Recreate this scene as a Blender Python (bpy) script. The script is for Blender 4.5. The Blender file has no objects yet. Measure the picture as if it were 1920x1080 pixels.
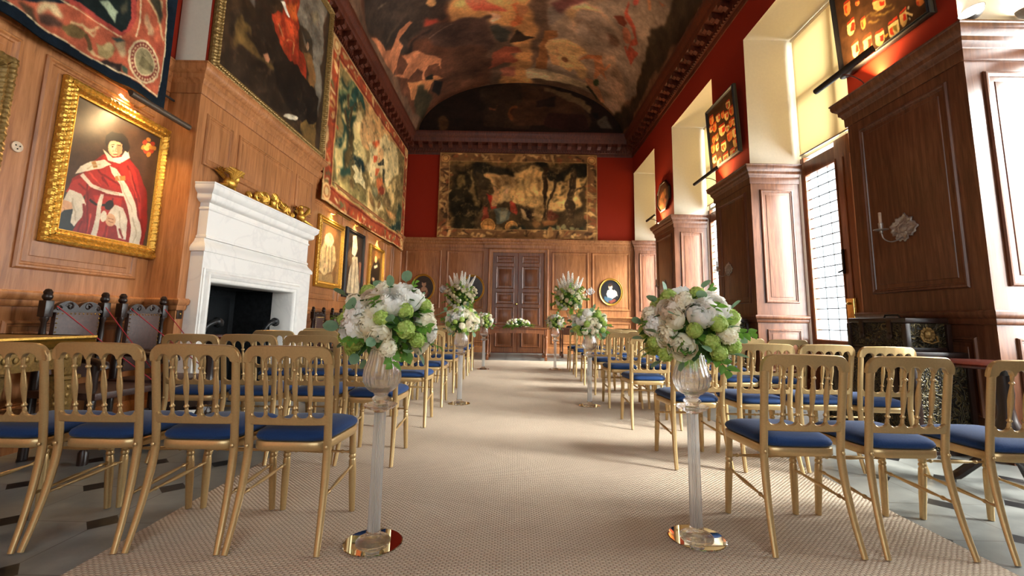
import bpy, bmesh, math, random
import numpy as np
from mathutils import Vector, Matrix, Euler
PI = math.pi
S = bpy.context.scene
COL = S.collection
rnd = random.Random(7)

# ------------------------------------------------------------------ camera
R_CAM = Matrix(((0.9998256, 0.0176970, -0.0059659), (0.0035609, 0.1329403, 0.9911176), (0.0183329, -0.9909660, 0.1328541)))      # rows: world X, Y, Z seen in (right, down, forward) camera axes
cam_d = bpy.data.cameras.new('camera')
cam = bpy.data.objects.new('camera', cam_d); COL.objects.link(cam)
cam_d.sensor_width = 36.0
cam_d.lens = 835.0 / 1920.0 * 36.0
cam_d.shift_x = 0.0
cam_d.shift_y = (488.0 - 540.0) / 1920.0
cam_d.clip_start = 0.05
cam_d.clip_end = 200
mw = Matrix.Identity(4)
for i in range(3):
    mw[i][0] = R_CAM[i][0]; mw[i][1] = -R_CAM[i][1]; mw[i][2] = -R_CAM[i][2]
mw[2][3] = 1.02
cam.matrix_world = mw
S.camera = cam

# ------------------------------------------------------------------ view, sky, daylight
S.view_settings.view_transform = 'Standard'
S.view_settings.look = 'None'
S.view_settings.gamma = 1.0
S.view_settings.use_curve_mapping = False
S.view_settings.exposure = 1.22
S.cycles.use_denoising = True
S.cycles.max_bounces = 10
S.cycles.diffuse_bounces = 5
S.cycles.glossy_bounces = 4
S.cycles.transmission_bounces = 8
S.cycles.transparent_max_bounces = 16
S.cycles.sample_clamp_indirect = 6.0
S.cycles.caustics_reflective = False
S.cycles.caustics_refractive = False
W = bpy.data.worlds.new('sky'); S.world = W; W.use_nodes = True
W.node_tree.nodes['Background'].inputs[0].default_value = (0.86, 0.93, 1.0, 1)
W.node_tree.nodes['Background'].inputs[1].default_value = 2.0

WINS = [(11.95, 14.1), (8.32, 10.57), (4.9, 7.08), (1.5, 3.6)]   # window bays along the right wall (y from, to)
DAY = [520, 520, 520, 560]
for (ya, yb), pw in zip(WINS, DAY):                       # sky light outside each window
    ld = bpy.data.lights.new('daylight', 'AREA'); ld.shape = 'RECTANGLE'
    ld.size = 5.6; ld.size_y = 2.5; ld.energy = pw; ld.color = (0.97, 0.985, 1.0)
    lo = bpy.data.objects.new('daylight', ld); COL.objects.link(lo)
    lo.location = (5.6, (ya + yb) / 2, 3.4); lo.rotation_euler = (0, PI / 2, 0)
sd = bpy.data.lights.new('hazy_sun', 'SUN'); sd.energy = 15.0; sd.angle = math.radians(30); sd.color = (1.0, 0.975, 0.94)
so = bpy.data.objects.new('hazy_sun', sd); COL.objects.link(so); so.location = (9, 3, 8)
so.rotation_euler = Vector((-1, .5, -.62)).to_track_quat('-Z', 'Y').to_euler()
ld = bpy.data.lights.new('daylight', 'AREA'); ld.shape = 'RECTANGLE'   # added front fill, set outside an unseen window behind the camera
ld.size = 4.2; ld.size_y = 4.6; ld.energy = 45; ld.color = (0.96, 0.98, 1.0)
lo = bpy.data.objects.new('daylight', ld); COL.objects.link(lo); lo.location = (0.1, -4.75, 3.6); lo.rotation_euler = (PI / 2, 0, 0)

# ------------------------------------------------------------------ materials
def lin(c):
    return tuple((x / 12.92 if x <= 0.04045 else ((x + 0.055) / 1.055) ** 2.4) for x in c)
def rgb(r, g, b):
    return lin((r / 255, g / 255, b / 255)) + (1,)
class N:
    """small node-tree helper"""
    def __init__(s, name):
        s.m = bpy.data.materials.new(name); s.m.use_nodes = True
        s.t = s.m.node_tree; s.b = s.t.nodes['Principled BSDF']; s.o = s.t.nodes['Material Output']
    def n(s, typ, **kw):
        x = s.t.nodes.new(typ)
        for k, v in kw.items(): setattr(x, k, v)
        return x
    def l(s, a, b): s.t.links.new(a, b)
    def co(s, scale=(1, 1, 1), rot=(0, 0, 0), kind='Object'):
        tc = s.n('ShaderNodeTexCoord'); mp = s.n('ShaderNodeMapping')
        mp.inputs['Scale'].default_value = scale; mp.inputs['Rotation'].default_value = rot
        s.l(tc.outputs[kind], mp.inputs[0]); return mp.outputs[0]
    def noise(s, vec, scale, detail=4, rough=.55, dist=0):
        x = s.n('ShaderNodeTexNoise'); x.inputs['Scale'].default_value = scale; x.inputs['Detail'].default_value = detail
        x.inputs['Roughness'].default_value = rough; x.inputs['Distortion'].default_value = dist
        s.l(vec, x.inputs['Vector']); return x.outputs['Fac']
    def ramp(s, fac, stops):
        r = s.n('ShaderNodeValToRGB')
        el = r.color_ramp.elements
        while len(el) < len(stops): el.new(.5)
        for e, (p, c) in zip(el, stops): e.position = p; e.color = c if len(c) == 4 else tuple(c) + (1,)
        s.l(fac, r.inputs[0]); return r.outputs[0]
    def mix(s, fac, a, b, mode='MIX'):
        x = s.n('ShaderNodeMix', data_type='RGBA', blend_type=mode)
        for v, i in ((fac, 0), (a, 6), (b, 7)):
            if hasattr(v, 'links'): s.l(v, x.inputs[i])
            else: x.inputs[i].default_value = v
        return x.outputs[2]
    def math(s, op, a, b=0.0, c=0.0):
        x = s.n('ShaderNodeMath', operation=op)
        for i, v in enumerate((a, b, c)):
            if hasattr(v, 'links'): s.l(v, x.inputs[i])
            else: x.inputs[i].default_value = v
        return x.outputs[0]
    def bump(s, h, strength=.3, dist=.01):
        x = s.n('ShaderNodeBump'); x.inputs['Strength'].default_value = strength; x.inputs['Distance'].default_value = dist
        s.l(h, x.inputs['Height']); s.l(x.outputs[0], s.b.inputs['Normal'])
    def col(s, c):
        if hasattr(c, 'links'): s.l(c, s.b.inputs['Base Color'])
        else: s.b.inputs['Base Color'].default_value = c
    def set(s, **kw):
        for k, v in kw.items():
            i = s.b.inputs[k.replace('_', ' ')]
            if hasattr(v, 'links'): s.l(v, i)
            else: i.default_value = v
        return s.m

def wood(name, dark, mid, light, rough=.42, grain=1.0, spec=.5):
    k = N(name)
    v = k.co((9 * grain, 9 * grain, 0.7 * grain))
    f = k.noise(v, 3.0, 8, .65, .6)
    g = k.noise(k.co((1, 1, .45)), 1.3, 3, .5)
    c = k.ramp(f, [(.25, dark), (.5, mid), (.78, light)])
    g2 = k.ramp(g, [(.3, (.66, .62, .6, 1)), (.7, (1.12, 1.08, 1.05, 1))])
    c = k.mix(1.0, c, g2, 'MULTIPLY')
    k.col(c); k.bump(f, .12, .004)
    return k.set(Roughness=rough, Specular_IOR_Level=spec)
M = {}
M['oak'] = wood('panelling_oak', rgb(124, 76, 42), rgb(172, 114, 68), rgb(200, 142, 94), .36)
M['oak_red'] = wood('window_wall_oak', rgb(68, 38, 24), rgb(108, 68, 46), rgb(142, 98, 70), .3)  # panelling oak in darker tones, painting in the shade on the window piers
M['oak_dark'] = wood('dark_oak', rgb(84, 46, 24), rgb(124, 74, 42), rgb(152, 98, 60), .32)
M['mahogany'] = wood('mahogany', rgb(40, 14, 9), rgb(74, 28, 18), rgb(104, 42, 26), .25)
M['black_wood'] = wood('ebonised_wood', rgb(20, 13, 11), rgb(38, 24, 20), rgb(58, 36, 28), .32)
M['cornice'] = wood('cornice_wood', rgb(58, 26, 14), rgb(92, 42, 24), rgb(122, 60, 36), .45)

def plain(name, c, rough=.5, metal=0., bump=0., bscale=60., var=.12, spec=.5):
    k = N(name)
    f = k.noise(k.co(), bscale, 4, .6)
    lo = tuple(x * (1 - var) for x in c[:3]) + (1,); hi = tuple(min(1, x * (1 + var)) for x in c[:3]) + (1,)
    k.col(k.ramp(f, [(.3, lo), (.7, hi)]))
    if bump: k.bump(f, bump, .004)
    return k.set(Roughness=rough, Metallic=metal, Specular_IOR_Level=spec)
M['red'] = plain('red_wall_cloth', rgb(148, 40, 20), .85, 0, .15, 220, .12, .2)
M['plaster'] = plain('cream_plaster', rgb(222, 212, 190), .8, 0, .05, 30, .03, .2)
M['gold_paint'] = plain('gold_chair_paint', rgb(196, 166, 116), .33, .55, .05, 120, .06)
M['blue'] = plain('blue_velvet', rgb(20, 54, 102), .8, 0, .2, 160, .16, .25)
M['blue'].node_tree.nodes['Principled BSDF'].inputs['Sheen Weight'].default_value = .12
M['gilt'] = plain('gilt_frame_gold', rgb(206, 156, 66), .34, .75, .55, 75, .28)
M['gilt_old'] = plain('old_gilding', rgb(138, 108, 58), .45, .55, .5, 60, .35)
M['gilt_bright'] = plain('burnished_gilding', rgb(160, 122, 52), .25, .85, .1, 40, .15)
M['iron'] = plain('black_iron', rgb(34, 36, 38), .35, .5, .25, 50, .3)
M['soot'] = plain('sooty_brick', rgb(28, 30, 32), .9, 0, .3, 20, .4, .2)
M['brass'] = plain('brass', rgb(200, 168, 92), .25, .9)
M['silver'] = plain('silver', rgb(168, 164, 160), .32, .65, .4, 60, .15)
M['steel'] = plain('lamp_metal', rgb(96, 84, 72), .4, .6)
M['bronze'] = plain('dark_bronze', rgb(50, 34, 24), .4, .5)
M['candle'] = plain('candle_wax', rgb(200, 180, 160), .5)
M['leather'] = plain('worn_leather', rgb(66, 42, 36), .45, 0, .4, 40, .3)
M['ribbon'] = plain('crimson_cord', rgb(150, 22, 40), .6)
M['paper'] = plain('print_paper', rgb(196, 176, 152), .8, 0, 0, 12, .25)
M['black_paint'] = plain('black_paint', rgb(24, 22, 22), .5)
M['navy'] = plain('navy_galloon', rgb(14, 24, 32), .9, 0, .3, 140, .3, .2)
M['stem'] = plain('green_stem', rgb(84, 110, 50), .6)
M['white_frame'] = plain('pale_lead', rgb(120, 118, 112), .5)

k = N('veined_marble')
v = k.co((1, 1, 1)); w = k.noise(v, 1.3, 7, .6, .8)
vein = k.ramp(w, [(.46, (0, 0, 0, 1)), (.495, (1, 1, 1, 1)), (.53, (0, 0, 0, 1))])
k.col(k.mix(k.math('MULTIPLY', vein, .16), rgb(232, 228, 222), rgb(168, 166, 168)))
M['marble'] = k.set(Roughness=.3)

k = N('sisal_carpet')
tc = k.n('ShaderNodeTexCoord'); sp = k.n('ShaderNodeSeparateXYZ'); k.l(tc.outputs['Object'], sp.inputs[0])
nz = k.noise(tc.outputs['Object'], 9.0, 3)
jx = k.math('ADD', sp.outputs[0], k.math('MULTIPLY', nz, .012))
row = k.math('FLOOR', k.math('MULTIPLY', sp.outputs[1], 1 / .0125))
off = k.math('MULTIPLY', k.math('MODULO', row, 2.0), .5)
fx = k.math('FRACT', k.math('ADD', k.math('MULTIPLY', jx, 1 / .026), off))
fy = k.math('FRACT', k.math('MULTIPLY', sp.outputs[1], 1 / .0125))
hx = k.math('SINE', k.math('MULTIPLY', fx, PI)); hy = k.math('SINE', k.math('MULTIPLY', fy, PI))
h = k.math('POWER', k.math('MULTIPLY', hx, hy), .6)
big = k.noise(tc.outputs['Object'], 1.1, 4, .6)
fine = k.noise(tc.outputs['Object'], 160, 2)
c0 = k.ramp(h, [(0., rgb(118, 98, 82)), (.36, rgb(208, 188, 166)), (1., rgb(230, 213, 193))])
c1 = k.mix(.5, c0, k.ramp(fine, [(.3, (.75, .73, .7, 1)), (.7, (1.15, 1.13, 1.1, 1))]), 'MULTIPLY')
c2 = k.mix(.35, c1, k.ramp(big, [(.35, (.75, .73, .7, 1)), (.65, (1.2, 1.18, 1.15, 1))]), 'MULTIPLY')
k.col(c2); k.bump(h, .8, .006)
M['sisal'] = k.set(Roughness=.95, Specular_IOR_Level=.15)

k = N('stone_floor')
tc = k.n('ShaderNodeTexCoord'); sp = k.n('ShaderNodeSeparateXYZ'); k.l(tc.outputs['Object'], sp.inputs[0])
P_ = .452
def cell(out, o):
    f = k.math('FRACT', k.math('ADD', k.math('MULTIPLY', k.math('ADD', out, o), 1 / P_), .5))
    return k.math('MULTIPLY', k.math('ABSOLUTE', k.math('SUBTRACT', f, .5)), P_)   # distance to the nearest grid line
ax = cell(sp.outputs[0], 2.45 + 10 * P_); ay = cell(sp.outputs[1], -2.33 + 10 * P_)
dia = k.math('LESS_THAN', k.math('ADD', ax, ay), .082)
line = k.math('LESS_THAN', k.math('MINIMUM', ax, ay), .003)
st = k.noise(tc.outputs['Object'], 3.2, 6, .65)
sc_ = k.ramp(st, [(.3, rgb(108, 110, 106)), (.7, rgb(154, 154, 148))])
c = k.mix(k.math('MULTIPLY', line, .75), sc_, rgb(88, 82, 74))
c = k.mix(dia, c, rgb(30, 29, 30))
k.col(c)
M['stone'] = k.set(Roughness=k.ramp(st, [(.3, (.28, .28, .28, 1)), (.7, (.45, .45, .45, 1))]))

def glass(name, tint, transp, rough=0.0, ior=1.45):
    k = N(name)
    k.b.inputs['Base Color'].default_value = tint; k.b.inputs['Transmission Weight'].default_value = 1
    k.b.inputs['Roughness'].default_value = rough; k.b.inputs['IOR'].default_value = ior
    t = k.n('ShaderNodeBsdfTransparent'); mx = k.n('ShaderNodeMixShader'); mx.inputs[0].default_value = transp
    k.l(k.b.outputs[0], mx.inputs[1]); k.l(t.outputs[0], mx.inputs[2]); k.l(mx.outputs[0], k.o.inputs[0])
    return k.m
M['crystal'] = glass('crystal_glass', (.99, .995, 1, 1), .35)
def cut_glass():
    k = N('fluted_crystal')
    k.b.inputs['Base Color'].default_value = (1, 1, 1, 1); k.b.inputs['Transmission Weight'].default_value = 1; k.b.inputs['Roughness'].default_value = .08
    t = k.n('ShaderNodeBsdfTransparent'); d = k.n('ShaderNodeBsdfTranslucent'); d2 = k.n('ShaderNodeBsdfDiffuse')
    for q in (d, d2): q.inputs[0].default_value = (.92, .94, .95, 1)
    a = k.n('ShaderNodeMixShader'); a.inputs[0].default_value = .5; k.l(d.outputs[0], a.inputs[1]); k.l(d2.outputs[0], a.inputs[2])
    b = k.n('ShaderNodeMixShader'); b.inputs[0].default_value = .3; k.l(k.b.outputs[0], b.inputs[1]); k.l(t.outputs[0], b.inputs[2])
    c = k.n('ShaderNodeMixShader'); c.inputs[0].default_value = .32; k.l(b.outputs[0], c.inputs[1]); k.l(a.outputs[0], c.inputs[2]); k.l(c.outputs[0], k.o.inputs[0])
    return k.m
M['fluted'] = cut_glass()
k = N('window_glass')
t = k.n('ShaderNodeBsdfTransparent'); g = k.n('ShaderNodeBsdfGlossy'); g.inputs['Roughness'].default_value = .02
t.inputs[0].default_value = (.95, .97, .96, 1)
mx = k.n('ShaderNodeMixShader'); mx.inputs[0].default_value = .05
k.l(t.outputs[0], mx.inputs[1]); k.l(g.outputs[0], mx.inputs[2]); k.l(mx.outputs[0], k.o.inputs[0])
M['pane'] = k.m
k = N('mirror_glass'); k.col((.9, .92, .9, 1)); M['mirror'] = k.set(Roughness=.02, Metallic=1.0)
k = N('blind_linen')
d = k.n('ShaderNodeBsdfDiffuse'); t = k.n('ShaderNodeBsdfTranslucent'); d.inputs[0].default_value = rgb(222, 196, 146); t.inputs[0].default_value = rgb(240, 206, 140)
mx = k.n('ShaderNodeMixShader'); mx.inputs[0].default_value = .065
k.l(d.outputs[0], mx.inputs[1]); k.l(t.outputs[0], mx.inputs[2]); k.l(mx.outputs[0], k.o.inputs[0])
M['blind'] = k.m
def emit(name, c, st):
    k = N(name); e = k.n('ShaderNodeEmission'); e.inputs[0].default_value = c; e.inputs[1].default_value = st
    k.l(e.outputs[0], k.o.inputs[0]); return k.m
M['lamp_glow'] = emit('lamp_glow', (1, .9, .72, 1), 14)
M['tube_glow'] = emit('tube_glow', (1, .72, .36, 1), 8)

def petal(name, c, c2, trans=.34):
    k = N(name); f = k.noise(k.co(), 25, 3)
    k.col(k.ramp(f, [(.3, c), (.7, c2)]))
    k.b.inputs['Subsurface Weight'].default_value = 0
    t = k.n('ShaderNodeBsdfTranslucent'); t.inputs[0].default_value = c2
    mx = k.n('ShaderNodeMixShader'); mx.inputs[0].default_value = trans
    k.b.inputs['Roughness'].default_value = .55
    k.l(k.b.outputs[0], mx.inputs[1]); k.l(t.outputs[0], mx.inputs[2]); k.l(mx.outputs[0], k.o.inputs[0])
    return k.m
M['rose'] = petal('cream_rose_petal', rgb(246, 238, 208), rgb(254, 250, 234))
M['white_petal'] = petal('white_petal', rgb(244, 242, 234), rgb(255, 253, 248))
M['blush'] = petal('blush_petal', rgb(238, 222, 200), rgb(248, 238, 222))
M['viburnum'] = petal('lime_green_floret', rgb(158, 190, 78), rgb(210, 226, 136))
M['leaf'] = petal('fresh_green_leaf', rgb(70, 120, 40), rgb(122, 172, 64), .35)
M['dark_leaf'] = petal('dark_green_leaf', rgb(44, 78, 36), rgb(76, 116, 52), .25)
M['euc'] = petal('grey_green_leaf', rgb(92, 130, 100), rgb(128, 160, 124), .3)

k = N('painted_canvas')
at = k.n('ShaderNodeAttribute', attribute_name='Col'); f = k.noise(k.co(), 90, 3)
k.col(k.mix(.25, at.outputs['Color'], k.ramp(f, [(.3, (.7, .7, .7, 1)), (.7, (1.3, 1.3, 1.3, 1))]), 'MULTIPLY'))
k.bump(f, .08, .003)
M['canvas'] = k.set(Roughness=.33, Specular_IOR_Level=.5)
k = N('woven_tapestry')
at = k.n('ShaderNodeAttribute', attribute_name='Col'); f = k.noise(k.co((1, 1, 1)), 120, 3)
wv = k.n('ShaderNodeTexWave'); wv.inputs['Scale'].default_value = 60; wv.bands_direction = 'Z'; k.l(k.co(), wv.inputs[0])
k.col(k.mix(.4, at.outputs['Color'], k.ramp(f, [(.3, (.65, .65, .65, 1)), (.7, (1.35, 1.35, 1.35, 1))]), 'MULTIPLY'))
k.bump(wv.outputs['Fac'], .25, .003)
M['tapestry'] = k.set(Roughness=.95, Specular_IOR_Level=.1)
k = N('painted_plaster')
at = k.n('ShaderNodeAttribute', attribute_name='Col'); f = k.noise(k.co(), 14, 5)
k.col(k.mix(.6, at.outputs['Color'], k.ramp(f, [(.3, (.6, .6, .6, 1)), (.7, (1.05, 1.05, 1.05, 1))]), 'MULTIPLY'))
M['fresco'] = k.set(Roughness=.6, Specular_IOR_Level=.2)

# ------------------------------------------------------------------ object helpers
def obj(name, bm, mat, parent=None, smooth=True, loc=None, angle=40):
    me = bpy.data.meshes.new(name)
    bmesh.ops.recalc_face_normals(bm, faces=bm.faces[:])
    if smooth:
        for f in bm.faces: f.smooth = True
        a = math.radians(angle)
        for e in bm.edges:
            if len(e.link_faces) == 2 and e.calc_face_angle(0) > a: e.smooth = False
    bm.to_mesh(me); bm.free()
    for m in (mat if isinstance(mat, (list, tuple)) else [mat]): me.materials.append(M[m] if isinstance(m, str) else m)
    o = bpy.data.objects.new(name, me); COL.objects.link(o)
    if parent: o.parent = parent
    if loc: o.location = loc
    return o
def tag(o, label=None, cat=None, group=None, kind=None):
    if label: o['label'] = label
    if cat: o['category'] = cat
    if group: o['group'] = group
    if kind: o['kind'] = kind
    return o
def thing(name, label, cat, loc=(0, 0, 0), rz=0, group=None, rot=None):
    o = bpy.data.objects.new(name, None); COL.objects.link(o); o.empty_display_size = .1
    o.location = loc; o.rotation_euler = rot or (0, 0, rz)
    return tag(o, label, cat, group)
def copy_tree(o, parent=None):
    c = o.copy(); COL.objects.link(c)
    if parent: c.parent = parent
    for ch in o.children: copy_tree(ch, c)
    return c
def BM(): return bmesh.new()
def box(bm, x0, x1, y0, y1, z0, z1, bev=0, mi=0):
    vs = [bm.verts.new(p) for p in ((x0, y0, z0), (x1, y0, z0), (x1, y1, z0), (x0, y1, z0), (x0, y0, z1), (x1, y0, z1), (x1, y1, z1), (x0, y1, z1))]
    fs = [bm.faces.new([vs[i] for i in q]) for q in ((0, 3, 2, 1), (4, 5, 6, 7), (0, 1, 5, 4), (1, 2, 6, 5), (2, 3, 7, 6), (3, 0, 4, 7))]
    for f in fs: f.material_index = mi
    if bev:
        es = list({e for f in fs for e in f.edges})
        bmesh.ops.bevel(bm, geom=es, offset=bev, segments=2, affect='EDGES', profile=.6)
    return vs
def lathe(bm, prof, n=20, c=(0, 0, 0), flute=None, mx=None, ang=2 * PI):
    rings = []
    full = abs(ang - 2 * PI) < 1e-6
    cnt = n if full else n + 1
    for r, z in prof:
        ring = []
        for i in range(cnt):
            a = ang * i / n
            rr = r
            if flute: rr = r * (1 - flute[1] * (.5 + .5 * math.cos(a * flute[0])))
            p = Vector((c[0] + rr * math.cos(a), c[1] + rr * math.sin(a), c[2] + z))
            ring.append(bm.verts.new(mx @ p if mx else p))
        rings.append(ring)
    for a, b in zip(rings, rings[1:]):
        for i in range(n):
            j = (i + 1) % cnt
            bm.faces.new((a[i], a[j], b[j], b[i]))
    if full:
        if prof[0][0] > 1e-5: bm.faces.new(rings[0][::-1])
        if prof[-1][0] > 1e-5: bm.faces.new(rings[-1])
def tube(bm, pts, rad, n=8, cap=True, flat=1.0, up=None, mx=None):
    pts = [Vector(p) for p in pts]
    if not hasattr(rad, '__len__'): rad = [rad] * len(pts)
    rings = []; u = None
    for i, p in enumerate(pts):
        d = (pts[min(i + 1, len(pts) - 1)] - pts[max(i - 1, 0)]).normalized()
        if u is None:
            ref = Vector(up) if up else (Vector((0, 0, 1)) if abs(d.z) < .9 else Vector((1, 0, 0)))
            u = (ref - d * ref.dot(d)).normalized()
        else: u = (u - d * u.dot(d)).normalized()
        w = d.cross(u)
        ring = []
        for k in range(n):
            a = 2 * PI * k / n
            q = p + (u * math.cos(a) + w * math.sin(a) * flat) * rad[i]
            ring.append(bm.verts.new(mx @ q if mx else q))
        rings.append(ring)
    for a, b in zip(rings, rings[1:]):
        for k in range(n): bm.faces.new((a[k], a[(k + 1) % n], b[(k + 1) % n], b[k]))
    if cap: bm.faces.new(rings[0][::-1]); bm.faces.new(rings[-1])
def spline(pts, k=6):
    """Catmull-Rom through the points"""
    P = [Vector(p) for p in pts]; P = [P[0] * 2 - P[1]] + P + [P[-1] * 2 - P[-2]]
    out = []
    for i in range(1, len(P) - 2):
        for j in range(k):
            t = j / k
            out.append(.5 * ((2 * P[i]) + (P[i + 1] - P[i - 1]) * t + (2 * P[i - 1] - 5 * P[i] + 4 * P[i + 1] - P[i + 2]) * t * t + (3 * P[i] - P[i - 1] - 3 * P[i + 1] + P[i + 2]) * t ** 3))
    out.append(P[-2]); return out
def mould(bm, path, prof, side=1, closed=False, mi=0):
    """sweep a moulding profile [(out, z)] along a flat path; out is to the left of travel when side=1"""
    n = len(path); P = [Vector((p[0], p[1])) for p in path]; rings = []
    for i in range(n):
        a = P[i] - P[i - 1] if (i > 0 or closed) else P[i + 1] - P[i]
        b = P[(i + 1) % n] - P[i] if (i < n - 1 or closed) else a
        a.normalize(); b.normalize()
        na = Vector((-a.y, a.x)) * side; nb = Vector((-b.y, b.x)) * side
        m = (na + nb); m = m / max(1e-6, m.dot(na)) if m.length > 1e-6 else na
        rings.append([bm.verts.new((P[i].x + m.x * o, P[i].y + m.y * o, z)) for o, z in prof])
    R = list(zip(rings, rings[1:])) + ([(rings[-1], rings[0])] if closed else [])
    for a, b in R:
        for k in range(len(prof) - 1): bm.faces.new((a[k], b[k], b[k + 1], a[k + 1])).material_index = mi
    if not closed:
        for r in (rings[0], rings[-1]):
            try: bm.faces.new(r).material_index = mi
            except ValueError: pass
def frame_mx(o, u, v):
    u = Vector(u).normalized(); v = Vector(v).normalized(); n = u.cross(v)
    m = Matrix.Identity(4)
    for i in range(3): m[i][0] = u[i]; m[i][1] = v[i]; m[i][2] = n[i]; m[i][3] = o[i]
    return m
def LW(y, z, x=-3.65): return frame_mx((x, y, z), (0, 1, 0), (0, 0, 1))     # local frame on a face looking to +x
def RW(y, z, x=3.85): return frame_mx((x, y, z), (0, -1, 0), (0, 0, 1))     # ... looking to -x
def BW(x, z, y=14.2): return frame_mx((x, y, z), (1, 0, 0), (0, 0, 1))      # ... looking to -y
def ring(bm, mx, x0, y0, x1, y1, prof, close=False, mi=0):
    """nested mitred rectangles: prof = [(inset, height)]"""
    R = []
    for d, h in prof:
        R.append([bm.verts.new(mx @ Vector(p)) for p in ((x0 + d, y0 + d, h), (x1 - d, y0 + d, h), (x1 - d, y1 - d, h), (x0 + d, y1 - d, h))])
    for a, b in zip(R, R[1:]):
        for i in range(4): bm.faces.new((a[i], a[(i + 1) % 4], b[(i + 1) % 4], b[i])).material_index = mi
    if close: bm.faces.new(R[-1]).material_index = mi
PANEL = [(0, -.002), (0, .012), (.012, .026), (.026, .028), (.036, .016), (.05, .014), (.056, .004), (.10, .004), (.105, .010), (.12, .012)]
def panel(bm, mx, x0, y0, x1, y1, k=1.0):
    ring(bm, mx, x0, y0, x1, y1, [(d * k, h * min(1, k)) for d, h in PANEL], True)
def paint_mesh(name, img, mx, w, h, mat, parent=None, bulge=None):
    """a flat (or gently bulging) painted sheet; img rows run from the top, colours in sRGB"""
    H_, W_, _ = img.shape
    xs = np.linspace(0, w, W_); ys = np.linspace(h, 0, H_)
    X, Y = np.meshgrid(xs, ys)
    Z = bulge(X / w, 1 - Y / h) if bulge else np.zeros_like(X)
    pts = np.stack([X.ravel(), Y.ravel(), Z.ravel(), np.ones(X.size)], 1) @ np.array(mx).T
    return grid_mesh(name, pts[:, :3], W_, H_, img, mat, parent)
def grid_mesh(name, pts, W_, H_, img, mat, parent=None):
    i = np.arange(H_ * W_).reshape(H_, W_)
    q = np.stack([i[1:, :-1].ravel(), i[1:, 1:].ravel(), i[:-1, 1:].ravel(), i[:-1, :-1].ravel()], 1)
    me = bpy.data.meshes.new(name)
    me.vertices.add(len(pts)); me.vertices.foreach_set('co', np.ascontiguousarray(pts, dtype=np.float32).ravel())
    me.loops.add(q.size); me.loops.foreach_set('vertex_index', q.ravel().astype(np.int32))
    me.polygons.add(len(q)); me.polygons.foreach_set('loop_start', (np.arange(len(q)) * 4).astype(np.int32))
    me.polygons.foreach_set('use_smooth', np.ones(len(q), dtype=bool))
    me.update(calc_edges=True)
    a = me.color_attributes.new('Col', 'FLOAT_COLOR', 'POINT')
    c = np.clip(img.reshape(-1, 3), 0, 1); c = np.where(c <= .04045, c / 12.92, ((c + .055) / 1.055) ** 2.4)
    a.data.foreach_set('color', np.concatenate([c, np.ones((len(c), 1))], 1).astype(np.float32).ravel())
    me.materials.append(M[mat])
    o = bpy.data.objects.new(name, me); COL.objects.link(o)
    if parent: o.parent = parent
    return o
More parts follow.
